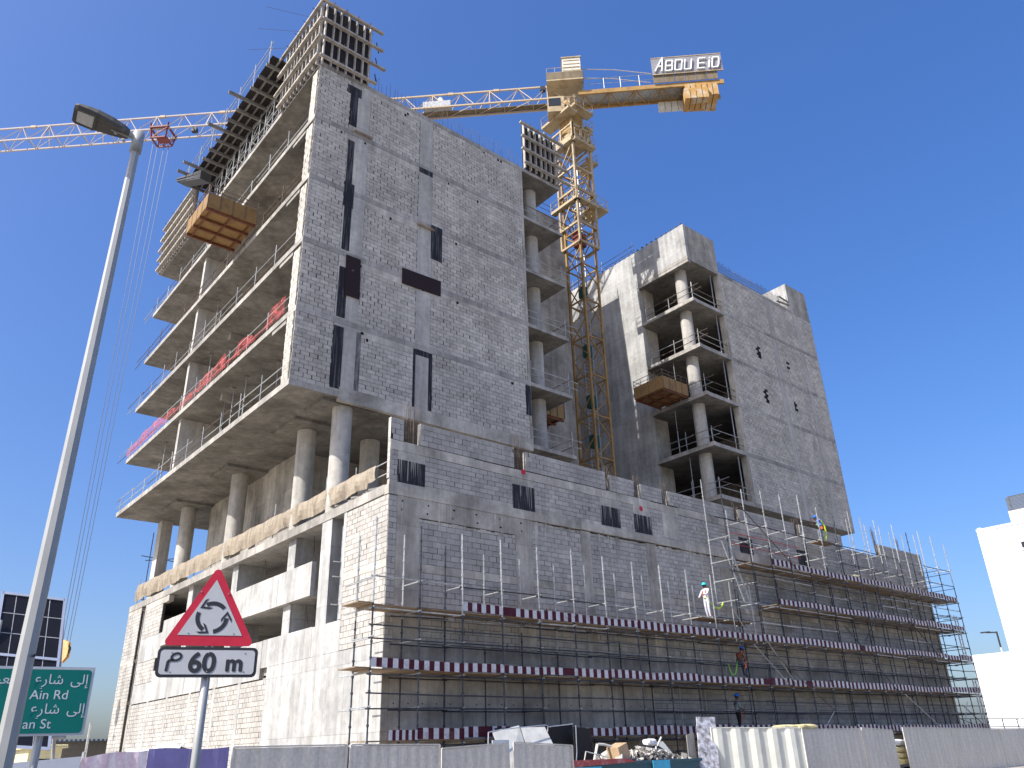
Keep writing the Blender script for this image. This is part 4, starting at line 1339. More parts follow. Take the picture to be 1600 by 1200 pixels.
# boards, bay by bay
for lv, z in enumerate(LV):
    for k in range(25):
        x0, x1 = XS[k], XS[k + 1]
        if lv >= 3 and x0 < 36.5 - (1.0 if lv == 4 else 0): continue
        if lv == 3 and x0 < 38: continue
        m = MB(); y = YO + .05
        for j in range(5):
            m.box(x0 - .1 * (k % 2), x1 + .02, y, y + (.245 if j < 4 else .22), z + .003 * j + .012 * (k % 2), z + .038 + .003 * j + .012 * (k % 2)); y += .265
        m.build('board_deck', 'board', sc)
        s0 = x0
        if lv == 2 and x0 < 17.5: continue
        if lv == 0 and (k < 1): s0 = x0 + .8
        if lv in (3, 4) and x0 < 38.5: continue
        if lv == 0 and 20.2 < x0 < 22: continue
        m = MB(); n = 9
        zo = z + .05 + random.uniform(-.02, .045)
        ya = YO - .03 - .012 * (k % 2); yb = ya + .018
        hb = .31 + random.uniform(-.05, .04)
        tilt = random.uniform(-.045, .045)
        for j in range(n):
            m.cur = (j + k) % 2
            if random.random() < .015: m.cur = 1
            xa = s0 + (x1 + .03 - s0) * j / n; xb = s0 + (x1 + .03 - s0) * (j + 1) / n
            m.prism([(xa, ya, zo + tilt * j / n), (xb, ya, zo + tilt * (j + 1) / n), (xb, ya, zo + hb + tilt * (j + 1) / n), (xa, ya, zo + hb + tilt * j / n)], (0, .018, 0))
        m.build('toe_board', ['stripewhite', 'maroon'], sc)
m = MB(); m.cur = 0
# short board at the left end of the second and third lifts
for z in (4.3, 6.4):
    mm = MB(); mm.box(13.5, 14.1, YO - .05, YO + 1.1, z + .03, z + .065); mm.build('board_deck', 'board', sc)
# guard and brace tubes
for p, q, mt in (((36.5, 24.3, 13.4), (41.4, 24.3, 10.3), 'rebar'), ((37.2, 24.2, 5.9), (42.1, 24.2, 3.2), 'rebar'), ((40.7, 24.2, 2.2), (42.1, 24.2, 3.15), 'galv'), ((45.0, 24.25, 7.7), (49.6, 24.25, 4.3), 'darktube'),
                 ((49.9, 24.0, 4.1), (52.8, 23.6, 2.2), 'galv'), ((57.0, 24.1, 2.2), (58.6, 24.2, 3.8), 'galv'), ((50.6, 24.2, 9.8), (47.0, 24.25, 7.0), 'darktube'), ((52.0, 24.3, 12.8), (56.5, 24.3, 10.6), 'galv'), ((56.5, 24.3, 6.5), (53.0, 24.3, 8.7), 'darktube'),
                 ((58, 24.3, 3.6), (61.6, 24.3, 1.9), 'darktube'), ((34.2, 24.2, 8.0), (35.6, 24.2, 6.4), 'galv'), ((36.9, 24.25, 6.5), (39.0, 24.25, 4.4), 'galv'), ((35.8, 24.25, 6.2), (38.3, 24.25, 4.4), 'galv')):
    m = MB(); m.tube(p, q, .026, 6); m.build('brace', mt, sc)
for z in (11.3, 11.9):
    m = MB(); m.tube((35.5, YO + .1, z), (42, YO + .1, z - .02), .022, 5); m.build('guard_tube', 'redpipe', sc)
# small raised platform where the white-clad worker stands
PZ = 7.26
for x in (31.9, 34.0, 36.2):
    transom(x, PZ)
mm = MB()
for j in range(3): mm.box(31.9 + .2, 36.3, YO + .15 + .27 * j, YO + .4 + .27 * j, PZ + .03, PZ + .07)
mm.build('board_deck', 'board', sc)
for x in (34.6, 36.3):
    m = MB(); m.tube((x, YO, 6.3), (x, YO, 9.2), .024, 6); m.build('standard', 'galv', sc)
# return at the left corner
for z in (2.0, 3.1, 4.2, 5.3, 6.3, 7.3):
    m = MB(); m.tube((14.1, YO, z), (14.1, YO + 2.0, z), .024, 6); m.build('transom', 'galv', sc)

def ladder(x0, z0, x1, z1, y, label, w=.42):
    t = thing('ladder', label, 'ladder', (x0, y, z0), 'scaffold ladders')
    a = Vector((x0, y, z0)); b = Vector((x1, y, z1)); d = (b - a).normalized(); n = Vector((w / 2, 0, 0)) if abs(x1 - x0) < .2 else Vector((w / 2 * abs(d.z), 0, 0))
    for s in (-1, 1):
        MB().beam(a + n * s, b + n * s, .05, .08).build('stile', 'galv', t)
    m = MB(); k = .15; Lr = (b - a).length
    while k < Lr:
        m.tube(a + d * k - n, a + d * k + n, .018, 5); k += .3
    m.build('rungs', 'galv', t)
ladder(36.45, 8.4, 35.2, 11.4, YO + .3, 'pale metal ladder leaning up to the upper boards beside the white-clad worker', .55)
ladder(60.2, 6.45, 60.2, 9.4, YO - .15, 'dark metal ladder at the far right end of the scaffold, upper lift')
ladder(60.6, 2.2, 60.6, 5.2, YO - .15, 'dark metal ladder at the far right end of the scaffold, lower lift')
# loose sack on the upper boards
def sack(c, sx, sy, sz, mat, label, grp=None, name='sack'):
    m = MB(); n1, n2 = 8, 12; c = Vector(c); g = []
    for i in range(n1 + 1):
        th = math.pi * i / n1
        row = []
        for j in range(n2):
            ph = 2 * math.pi * j / n2
            e = lambda v: math.copysign(abs(v) ** .6, v)
            w = 1 + .08 * math.sin(3 * ph + c.x * 3) * math.sin(2 * th)
            row.append(c + Vector((sx * e(math.sin(th)) * e(math.cos(ph)) * w, sy * e(math.sin(th)) * e(math.sin(ph)) * w, sz * e(math.cos(th)) + .02 * math.sin(5 * ph))))
        g.append(row)
    for i in range(n1):
        for j in range(n2):
            m.face([g[i][j], g[i + 1][j], g[i + 1][(j + 1) % n2], g[i][(j + 1) % n2]])
    o = m.build(name, mat, org=tuple(c - Vector((0, 0, sz))), smooth=True)
    return tag(o, label, 'sack', grp)
sack((48.2, 24.75, 10.78), .7, .3, .25, 'sack', 'pale yellow sack lying on the topmost scaffold boards')

# ------------------------------------------------------------------ people
def person(name_label, loc, yaw, J, shirt, legs_, hat, extras=None):
    """J: joints in local coordinates (x forward, y left, z up)."""
    t = thing('person', name_label, 'person', loc)
    cy, sy = math.cos(yaw), math.sin(yaw)
    def T(p): return Vector((loc[0] + p[0] * cy - p[1] * sy, loc[1] + p[0] * sy + p[1] * cy, loc[2] + p[2]))
    names = list(J.keys()); idx = {n: i for i, n in enumerate(names)}
    bones = [('pelvis', 'belly', 0), ('belly', 'chest', 0), ('chest', 'neck', 0), ('neck', 'head', 2), ('head', 'crown', 2)]
    for s in 'LR':
        bones += [('pelvis', 'hip' + s, 1), ('hip' + s, 'knee' + s, 1), ('knee' + s, 'ankle' + s, 1), ('ankle' + s, 'toe' + s, 3), ('chest', 'sho' + s, 0), ('sho' + s, 'elb' + s, 0), ('elb' + s, 'wri' + s, 0 if shirt == 'whitecloth' else 2), ('wri' + s, 'hand' + s, 2)]
    rad = {'pelvis': (.15, .12), 'belly': (.145, .11), 'chest': (.16, .12), 'neck': (.06, .06), 'head': (.085, .09), 'crown': (.07, .08)}
    for s in 'LR':
        rad.update({'hip' + s: (.095, .095), 'knee' + s: (.068, .068), 'ankle' + s: (.05, .05), 'toe' + s: (.045, .035), 'sho' + s: (.07, .07), 'elb' + s: (.05, .05), 'wri' + s: (.035, .035), 'hand' + s: (.04, .03)})
    me = bpy.data.meshes.new('person_skin')
    me.from_pydata([tuple(T(J[n])) for n in names], [(idx[a], idx[b]) for a, b, _ in bones], [])
    o = bpy.data.objects.new('person_skin', me); COL.objects.link(o)
    o.modifiers.new('s', 'SKIN'); sb = o.modifiers.new('d', 'SUBSURF'); sb.levels = 2; sb.render_levels = 2
    for i, n in enumerate(names):
        me.skin_vertices[0].data[i].radius = rad[n]
        me.skin_vertices[0].data[i].use_root = (n == 'pelvis')
    dg = bpy.context.evaluated_depsgraph_get()
    ev = bpy.data.meshes.new_from_object(o.evaluated_get(dg))
    bpy.data.objects.remove(o)
    for v in ev.vertices: v.co = v.co - Vector(loc)
    ev.materials.clear()
    for mt in (shirt, legs_, 'skin', 'signblack'): ev.materials.append(M[mt])
    segs_ = [(T(J[a]) - Vector(loc), T(J[b]) - Vector(loc), mi) for a, b, mi in bones]
    for f in ev.polygons:
        c = f.center; best = (9, 0)
        for a, b, mi in segs_:
            d = b - a; q = max(0, min(1, (c - a).dot(d) / max(d.length_squared, 1e-9)))
            dist = (c - (a + d * q)).length
            if dist < best[0]: best = (dist, mi)
        f.material_index = best[1]; f.use_smooth = True
    ev.name = 'body'
    b = bpy.data.objects.new('body', ev); COL.objects.link(b); b.parent = t
    # fingers
    m = MB()
    for s in 'LR':
        h0 = T(J['hand' + s]); d = (h0 - T(J['wri' + s])).normalized(); side = d.cross(Vector((0, 0, 1)))
        side = side.normalized() if side.length > .1 else Vector((1, 0, 0)); up = side.cross(d)
        for k in range(4):
            base = h0 + side * (.022 * (k - 1.5)) + d * .02
            ln = (.065, .075, .072, .055)[k]
            m.tube(base, base + d * ln * .6 - up * .008, .0095, 5); m.tube(base + d * ln * .6 - up * .008, base + d * ln * .9 - up * .035, .0085, 5)
        th = h0 + side * .04 - d * .02
        m.tube(th, th + side * .03 + d * .04 - up * .02, .011, 5)
    m.build('fingers', 'skin', t)
    # face
    hd = T(J['head']); cr_ = T(J['crown']); up = (cr_ - hd).normalized()
    fw = Vector((cy, sy, 0)); fw = (fw - up * fw.dot(up)).normalized(); sd = up.cross(fw)
    m = MB(); m.tube(hd + fw * .085 + up * .03, hd + fw * .115 + up * .0, .014, 6, .02)
    for s in (-1, 1): m.tube(hd + sd * s * .09 + up * .01, hd + sd * s * .09 + up * .05, .018, 6)
    m.build('nose_ears', 'skin', t)
    m = MB()
    for s in (-1, 1): m.tube(hd + fw * .088 + sd * s * .032 + up * .04, hd + fw * .094 + sd * s * .032 + up * .04, .011, 6)
    m.tube(hd + fw * .088 - up * .035 - sd * .025, hd + fw * .088 - up * .035 + sd * .025, .007, 5)
    for k in range(8):
        a = math.pi * (k / 7) + math.pi / 2
        m.tube(hd + fw * (.088 * math.cos(a)) + sd * (.088 * math.sin(a)) + up * .075, hd + fw * (.08 * math.cos(a)) + sd * (.08 * math.sin(a)) + up * .0, .018, 5)
    m.build('hair_eyes', 'hairdark', t)
    # helmet
    m = MB(); c = hd + up * .085; n1, n2 = 6, 14; g = []
    for i in range(n1 + 1):
        th = math.pi / 2 * i / n1
        g.append([c + fw * (.135 * math.cos(th) * math.cos(2 * math.pi * j / n2)) + sd * (.115 * math.cos(th) * math.sin(2 * math.pi * j / n2)) + up * (.135 * math.sin(th)) for j in range(n2)])
    for i in range(n1):
        for j in range(n2):
            m.face([g[i][j], g[i][(j + 1) % n2], g[i + 1][(j + 1) % n2], g[i + 1][j]])
    for j in range(n2):
        a0, a1 = 2 * math.pi * j / n2, 2 * math.pi * (j + 1) / n2
        r = lambda a: .135 + (.05 if math.cos(a) > .5 else .012)
        m.face([c + fw * (.13 * math.cos(a0)) + sd * (.112 * math.sin(a0)), c + fw * (.13 * math.cos(a1)) + sd * (.112 * math.sin(a1)), c + fw * (r(a1) * math.cos(a1)) + sd * (.125 * math.sin(a1)) - up * .008, c + fw * (r(a0) * math.cos(a0)) + sd * (.125 * math.sin(a0)) - up * .008])
    m.build('helmet', hat, t, smooth=True)
    for nm, mt, pts, r in (extras or []):
        MB().path([T(p) for p in pts], r, 6).build(nm, mt, t)
    return t

STAND = dict(pelvis=(0, 0, .93), belly=(0, 0, 1.1), chest=(.01, 0, 1.33), neck=(.02, 0, 1.47), head=(.035, 0, 1.56), crown=(.04, 0, 1.66),
             hipL=(0, .1, .9), kneeL=(.05, .11, .5), ankleL=(-.02, .12, .09), toeL=(.12, .13, .04),
             hipR=(0, -.1, .9), kneeR=(-.02, -.11, .5), ankleR=(-.14, -.12, .09), toeR=(0, -.13, .04),
             shoL=(0, .19, 1.39), elbL=(.18, .22, 1.18), wriL=(.40, .2, 1.1), handL=(.48, .2, 1.09),
             shoR=(0, -.19, 1.39), elbR=(.16, -.23, 1.15), wriR=(.33, -.2, 1.0), handR=(.40, -.19, .98))
harness = lambda mt: ('harness', mt, [(.13, .1, 1.05), (.14, .09, 1.3), (0, .12, 1.46), (-.13, .05, 1.3), (-.14, 0, 1.2), (-.13, -.05, 1.3), (0, -.12, 1.46), (.14, -.09, 1.3), (.13, -.1, 1.05)], .018)
person('worker in white with a turquoise helmet reaching left on a small platform', (33.2, 24.85, PZ + .07), math.pi, STAND, 'whitecloth', 'whitecloth', 'cyanhat',
       [harness('orange'), ('lanyard', 'lime', [(-.12, 0, 1.0), (-.3, .02, .78), (-.55, .05, .6), (-.85, .05, .55), (-1.1, .05, .68), (-1.25, .05, .88)], .035), ('belt', 'lime', [(.15, .02, 1.0), (.02, .16, .99), (-.14, 0, .98), (.02, -.16, .99), (.15, .02, 1.0)], .025)])
SIT = dict(STAND); SIT.update(pelvis=(0, 0, .62), belly=(.05, 0, .78), chest=(.17, 0, .98), neck=(.26, 0, 1.1), head=(.33, 0, 1.18), crown=(.36, 0, 1.28),
    hipL=(.02, .1, .6), kneeL=(.42, .14, .55), ankleL=(.46, .15, .1), toeL=(.6, .16, .06), hipR=(.02, -.1, .6), kneeR=(.34, -.16, .4), ankleR=(.2, -.16, .02), toeR=(.33, -.17, -.02),
    shoL=(.17, .19, 1.02), elbL=(.3, .24, .78), wriL=(.5, .18, .72), handL=(.57, .16, .72), shoR=(.17, -.19, 1.02), elbR=(.2, -.25, .76), wriR=(.38, -.18, .66), handR=(.45, -.16, .64))
person('worker in brown shirt and orange harness sitting on a scaffold tube', (34.7, 24.5, 4.72), .0, SIT, 'browncloth', 'jeans', 'bluehat',
       [('harness', 'orange', [(.25, .1, .72), (.3, .09, .95), (.2, .12, 1.12), (.04, .05, .98), (-.0, 0, .85), (.04, -.05, .98), (.2, -.12, 1.12), (.3, -.09, .95), (.25, -.1, .72)], .022),
        ('leg_strap', 'orange', [(0, -.1, .7), (.14, -.2, .58), (.2, -.22, .42), (.12, -.2, .3)], .022), ('lanyard', 'limeg', [(-.15, 0, .65), (-.3, 0, .3), (-.45, 0, .05), (-.7, 0, .02), (-.85, 0, .3), (-.9, 0, .5)], .022)])
S3 = dict(STAND); S3.update(elbL=(.12, .24, 1.14), wriL=(.3, .14, 1.05), handL=(.37, .1, 1.04), elbR=(.05, -.24, 1.12), wriR=(.2, -.2, .95), handR=(.27, -.18, .92))
person('worker in grey green shirt standing on the lowest boards above the cream hoarding', (34.4, 24.75, 2.16), -.5, S3, 'greyshirt', 'blackcloth', 'bluehat', [harness('signblack'), ('belt', 'orange', [(.13, .05, .98), (.02, .15, .97), (-.13, 0, .96), (.02, -.15, .97), (.13, .05, .98)], .02), ('lanyard', 'orange', [(.1, -.14, .9), (.16, -.16, .6), (.05, -.15, .5)], .015)])
S4 = dict(STAND); S4.update(chest=(.08, 0, 1.31), neck=(.13, 0, 1.44), head=(.18, 0, 1.52), crown=(.21, 0, 1.61), kneeR=(.12, -.12, .52), ankleR=(-.05, -.12, .12), toeR=(.1, -.13, .1), elbL=(.25, .22, 1.25), wriL=(.42, .16, 1.4), handL=(.48, .14, 1.46), elbR=(.22, -.22, 1.12), wriR=(.40, -.18, 1.2), handR=(.47, -.17, 1.23))
person('worker in blue with lime straps climbing at the scaffold top under the right tower', (45.7, 24.95, 12.78), 2.2, S4, 'blueshirt', 'jeans', 'bluehat',
       [harness('lime'), ('lanyard', 'lime', [(-.13, -.05, 1.25), (-.24, -.08, 1.0), (-.26, -.1, .6), (-.2, -.12, .25), (-.1, -.1, .1)], .05), ('tool_bag', 'orange', [(-.02, .18, .95), (-.05, .2, .78)], .08)])
m = MB()
for j in range(3): m.box(44.9, 46.6, YO + .2 + .27 * j, YO + .45 + .27 * j, 12.72, 12.76)
m.build('board_deck', 'board', sc)

# ------------------------------------------------------------------ hoarding
FY = 21.8
def hoarding(x0, x1, z1, label, mat='hoard', dy=0.0, tilt=0.0, ribs=.16, depth=.03, dy2=None, gap_post=True):
    """Corrugated sheet panel in an angle frame. dy..dy2 let the panel stand askew."""
    dy2 = dy if dy2 is None else dy2
    t = thing('hoarding_panel', label, 'fence panel', (x0, FY + dy, 0), 'corrugated hoarding panels round the site')
    a = Vector((x0, FY + dy, 0)); b = Vector((x1, FY + dy2, 0)); d = (b - a); n = max(4, int(d.length / (ribs / 2)) // 2 * 2)
    nr = d.cross(Vector((0, 0, 1))).normalized()
    m = MB(); pts = []
    for k in range(n + 1):
        ph = k % 4
        o = depth if ph in (1, 2) else 0
        pts.append(a + d * (k / n) + nr * o)
    for k, (p, q) in enumerate(zip(pts[:-1], pts[1:])):
        za = z1 - .03 + tilt * k / n; zb_ = z1 - .03 + tilt * (k + 1) / n
        m.face([p, q, q + Z * zb_, p + Z * za])
    m.build('sheet', mat, t)
    m = MB(); m.beam(a + Z * z1 + nr * .015, b + Z * (z1 + tilt) + nr * .015, .05, .04); m.build('top_rail', mat, t)
    for p, zz_ in ((a, z1), (b, z1 + tilt)):
        m = MB(); m.beam(p + nr * .02, p + nr * .02 + Z * zz_, .045, .06); m.build('frame_post', mat, t)
    m = MB()
    for q in (.2, .8):
        p = a + d * q - nr * .12; m.tube(p, p + Z * (z1 - .1), .03, 6); m.tube(p + Z * (z1 - .3), p - nr * .9, .025, 6)
    m.build('back_stay', 'galv', t)
    return t
hoarding(8.72, 11.95, 2.0, 'grey corrugated hoarding panel with ribs right beside the purple banner', tilt=.0, depth=.045, ribs=.3)
hoarding(12.1, 15.0, 2.0, 'beige grey corrugated hoarding panel below the podium corner', tilt=-.05, dy2=-.15)
hoarding(15.2, 17.72, 1.84, 'beige hoarding panel rising to the right, left of the narrow white gap', tilt=.11)
hoarding(18.02, 20.6, 1.97, 'beige hoarding panel below the white leaning boards, its right end dropping', tilt=-.14)
hoarding(29.1, 33.4, 2.36, 'bright cream corrugated hoarding panel with deep ribs right of the tall plywood board', 'hoard_cream', dy=.6, dy2=-.9, ribs=.44, depth=.09, tilt=-.09)
rx = [(33.75, 39.95, 2.23, .0), (40.1, 43.1, 2.27, -.13), (44.1, 46.35, 2.25, -.01), (46.4, 49.7, 2.23, -.04), (49.75, 52.8, 2.19, -.03), (52.85, 56.2, 2.17, -.05), (56.25, 60.3, 2.12, .0), (60.35, 64.5, 2.14, .0)]
desc = ['wide grey hoarding panel directly right of the cream panel', 'grey hoarding panel just left of the gap showing yellow sacks', 'narrow grey hoarding panel just right of the gap showing yellow sacks', 'grey hoarding panel second to the right of the sack gap', 'grey hoarding panel third to the right of the sack gap', 'grey hoarding panel fourth to the right of the sack gap', 'grey hoarding panel second from the right edge of the photo', 'brownish grey hoarding panel at the right edge of the photo']
for (a, b, z1, tl), ds in zip(rx, desc):
    hoarding(a, b, z1, ds, tilt=tl, ribs=.2, dy=random.uniform(-.05, .05))
def banner(x0, x1, z0, z1, mat, label, y0=FY, y1=FY):
    t = thing('fence_banner', label, 'banner', (x0, y0, 0), 'printed banners on the left hoarding')
    n = 14; m = MB(); pr = None
    for k in range(n + 1):
        q = k / n; p = Vector((x0 + (x1 - x0) * q, y0 + (y1 - y0) * q - .02 * math.sin(9 * q + x0) - .012 * math.sin(23 * q), z0 + (z1 - z0) * q + .025 * math.sin(math.pi * q * 2 + x0)))
        if pr is not None: m.prism([(pr.x, pr.y, 0.02), (p.x, p.y, 0.02), p, pr], (0, .012, 0))
        pr = p
    m.build('sheet', mat, t)
    m = MB()
    for q in (.02, .5, .98):
        x = x0 + (x1 - x0) * q; y = y0 + (y1 - y0) * q + .06; m.tube((x, y, 0), (x, y, max(z0, z1) - .02), .035, 6)
    m.build('post', 'galv', t)
banner(1.2, 5.15, 1.72, 1.85, 'banner_white', 'plain white fence banner behind the lamp post and green road sign', FY - 1.2, FY - .1)
banner(5.17, 6.62, 1.86, 1.99, 'pinkish', 'faded pink white fence banner between the white and the purple banner', FY - .1, FY)
banner(6.64, 8.62, 1.99, 2.0, 'purple', 'purple fence banner behind the round-about sign post', FY, FY)

# boards leaning behind the hoarding
def lean(name, label, cat, pts, mat, th=.02, parts=None):
    m = MB(); m.prism(pts, (0, th, 0)); return tag(m.build(name, mat, org=(sum(p[0] for p in pts) / len(pts), pts[0][1], 0)), label, cat)
lean('white_board', 'left white board leaning askew behind the beige hoarding, darker frame behind it', 'board', [(18.15, 22.2, .9), (19.35, 22.3, .9), (19.45, 23.2, 2.52), (18.2, 23.1, 2.3)], 'offwhite')
lean('white_board', 'right white board leaning behind the beige hoarding, next to dark boards', 'board', [(19.42, 22.2, .9), (20.75, 22.2, .9), (20.65, 23.2, 2.47), (19.5, 23.2, 2.45)], 'offwhite')
lean('dark_board', 'dark grey board between the white boards and the skip, pale pipe along its top', 'board', [(19.2, 23.4, 0), (22.3, 23.4, 0), (22.3, 23.5, 2.55), (18.6, 23.5, 2.45)], 'ply')
lean('dark_board', 'dark green grey board at the left end of the rubble skip', 'board', [(21.9, 22.95, 0), (22.85, 22.95, 0), (22.85, 23.1, 2.4), (21.95, 23.1, 2.45)], 'ply')
m = MB(); m.path([(17.6, 22.65, 1.2), (17.7, 22.7, 2.3), (18.3, 22.8, 2.38), (20.5, 23.0, 2.52), (20.75, 23.0, 2.44)], .018, 5); m.path([(20.6, 23.0, 2.3), (20.62, 23.0, 2.46), (21.85, 23.0, 2.55)], .018, 5); m.path([(21.9, 22.9, 2.5), (21.88, 22.9, 1.6), (21.75, 22.8, 1.4), (21.7, 22.8, 1.0)], .018, 5)
tag(m.build('bent_pipe', 'alu', org=(20, 22.9, 1)), 'thin bent pale pipe running round the leaning white and dark boards', 'pipe')
lean('white_sheet', 'white sheet seen through the narrow gap between two beige hoarding panels', 'sheet', [(17.5, 22.2, 0), (18.2, 22.2, 0), (18.2, 22.25, 2.05), (17.5, 22.25, 2.05)], 'banner_white')
lean('plywood_board', 'tall cement splashed plywood board standing upright left of the cream hoarding', 'board', [(27.2, 21.7, .45), (28.42, 21.7, .45), (30.01, 22.8, 2.79), (28.76, 22.8, 2.79)], 'usedply', .021)
lean('wood_plank', 'weathered wooden plank leaning left of the tall plywood board', 'plank', [(27.15, 22.1, .5), (27.6, 22.1, .5), (28.23, 22.6, 2.18), (27.77, 22.6, 2.11)], 'timber_g', .05)

# ------------------------------------------------------------------ skip with rubble
sk = thing('rubble_skip', 'teal skip with light blue stripes piled with rubble and boards behind the hoarding', 'skip', (24.5, 22.6, 0))
m = MB()
y0, y1 = 21.9, 23.6
m.prism([(21.3, y0, .15), (26.6, y0, .15), (27.55, y0, 1.22), (20.6, y0, 1.18)], (0, .05, 0)); m.prism([(21.3, y1, .15), (26.6, y1, .15), (27.55, y1, 1.22), (20.6, y1, 1.18)], (0, .05, 0))
m.box(21.3, 26.6, y0, y1, .1, .15)
m.prism([(26.6, y0, .15), (27.55, y0, 1.22), (27.55, y1, 1.22), (26.6, y1, .15)], (.05, 0, 0)); m.prism([(21.3, y0, .15), (20.6, y0, 1.18), (20.6, y1, 1.18), (21.3, y1, .15)], (-.05, 0, 0))
m.build('body', 'skipblue', sk)
m = MB(); m.box(20.55, 27.62, y0 - .06, y0 + .03, 1.16, 1.26); m.build('rim', 'skipblue', sk)
m = MB(); m.box(20.7, 22.0, y0 - .09, y0 - .062, .9, 1.14); m.box(24.7, 25.65, y0 - .09, y0 - .062, .7, 1.25); m.build('stripe', 'skipcyan', sk)
m = MB(); m.prism([(20.55, y0 - .11, 1.14), (23.8, y0 - .11, 1.24), (23.3, y0 - .11, 1.36), (20.55, y0 - .11, 1.36)], (0, .03, 0)); m.build('red_flap', 'skipred', sk)
m = MB()
for k in range(1500):
    x = random.uniform(22.4, 27.2); top = 1.22 + .45 * max(0, 1 - abs(x - 25.0) / 2.4)
    c = (x, random.uniform(y0 + .1, y1 - .1), random.uniform(1.0, top)); s = random.uniform(.02, .07) if random.random() < .965 else random.uniform(.1, .16)
    a = Vector((random.uniform(-1, 1), random.uniform(-1, 1), random.uniform(-1, 1))).normalized(); b = a.orthogonal().normalized(); c3 = a.cross(b)
    m.obox(c, a * s * random.uniform(.6, 1.8), b * s, c3 * s * random.uniform(.2, .9))
tag_o = m.build('rubble', 'rubble', sk, kind='stuff')
tag(MB().obox((23.4, 22.3, 1.55), (.3, .05, .08), (-.05, .25, 0), (-.06, 0, .25)).build('cardboard_box', 'card', org=(23.4, 22.3, 1.3)), 'brown cardboard box on the rubble in the skip', 'box')
lean('rubble_board', 'white panel sticking up at the right end of the rubble heap', 'board', [(25.4, 22.9, 1.2), (27.3, 22.8, 1.2), (26.85, 23.1, 1.9), (25.2, 23.1, 1.75)], 'offwhite')
m = MB(); m.path([(22.2, 22.4, 1.2), (22.45, 22.4, 1.85), (22.75, 22.4, 1.84), (23.9, 22.4, 1.6)], .05, 6); m.path([(21.6, 22.3, 1.2), (21.75, 22.3, 1.62), (22.9, 22.3, 1.4)], .02, 5); m.path([(26.0, 22.7, 1.7), (26.2, 22.6, 2.05)], .04, 5)
tag(m.build('bent_trim', 'offwhite', org=(23, 22.4, 1.2)), 'bent white trim strips sticking out of the rubble skip on its left side', 'trim')
sack((25.4, 22.5, 1.86), .3, .2, .12, 'whitesack', 'white sack on top of the rubble heap in the skip')
lean('shade_sheet', 'dark folded sheet thrown over the rubble heap', 'sheet', [(24.8, 22.55, 1.75), (26.2, 22.5, 1.6), (26.1, 22.7, 1.75), (25.2, 22.75, 1.98)], 'ply')
for x, z, mt, lb in ((44.2, .95, 'sack', 'yellow sack third from the top of the stack in the hoarding gap'), (44.2, 1.22, 'sack', 'yellow sack just under the white sack in the hoarding gap'), (44.2, .68, 'sack', 'yellow sack lowest in sight in the hoarding gap'), (44.2, 1.55, 'whitesack', 'white sack topmost on the stack in the hoarding gap')):
    sack((x - .1, 22.4, z), .75, .4, .15, mt, lb)
sack((34.6, 22.5, 2.3), .75, .4, .14, 'sack', 'left pale yellow bag peeping over the wide grey hoarding panel')
sack((36.2, 22.5, 2.32), .85, .4, .14, 'sack', 'right pale yellow bag peeping over the wide grey hoarding panel')
MB()
for k, (x, z) in enumerate(((34.6, 0), (36.2, 0))):
    o = MB().box(x - .8, x + .8, 22.0, 23.0, 0, 2.17).build('pallet_stack', 'timber_g', org=(x, 22.5, 0))
    tag(o, ('left' if k == 0 else 'right') + ' timber pallet stack hidden behind the wide grey hoarding, under a yellow bag', 'pallets')

# ------------------------------------------------------------------ road sign (round-about, 60 m)
SP = Vector((2.69, 7.53, 0)); SX = Vector((0.9397, -0.3420, 0)); SN = Vector((-0.3420, -0.9397, 0))
def sp(u, z, n=0.0): return SP + SX * u + Z * z + SN * n
sg = thing('road_sign', 'red bordered triangular round-about warning sign with a 60 m plate on a grey post', 'road sign', tuple(SP))
MB().tube(sp(0, 0, -.06), sp(0, 3.2, -.06), .038, 14).build('post', 'lampgrey', sg, smooth=True)
def rounded(pts, r, n=5):
    res = []
    for i in range(len(pts)):
        p0, p1, p2 = Vector(pts[i - 1]), Vector(pts[i]), Vector(pts[(i + 1) % len(pts)])
        a = (p0 - p1).normalized(); b = (p2 - p1).normalized()
        half = math.acos(max(-1, min(1, a.dot(b)))) / 2
        t = r / math.tan(half); c = p1 + (a + b).normalized() * (r / math.sin(half))
        s = p1 + a * t; e = p1 + b * t
        a0 = math.atan2(s.y - c.y, s.x - c.x); a1 = math.atan2(e.y - c.y, e.x - c.x)
        while a1 - a0 > math.pi: a1 -= 2 * math.pi
        while a1 - a0 < -math.pi: a1 += 2 * math.pi
        for k in range(n + 1):
            t_ = a0 + (a1 - a0) * k / n
            res.append((c.x + r * math.cos(t_), c.y + r * math.sin(t_)))
    return res
def plate(name, mat, pts, n0, n1, parent, f=sp):
    m = MB(); m.prism([f(u, z, n0) for u, z in pts], SN * (n1 - n0)); return m.build(name, mat, parent)
tri = [(-.405, 2.645), (.385, 2.645), (-.005, 3.37)]
plate('backing', 'signred', rounded(tri, .035), -.012, 0.0, sg)
plate('white_field', 'signwhite', [(-.285, 2.735), (.268, 2.735), (-.008, 3.235)], .001, .003, sg)
m = MB()
cx, cz, rr = -.010, 2.893, .126
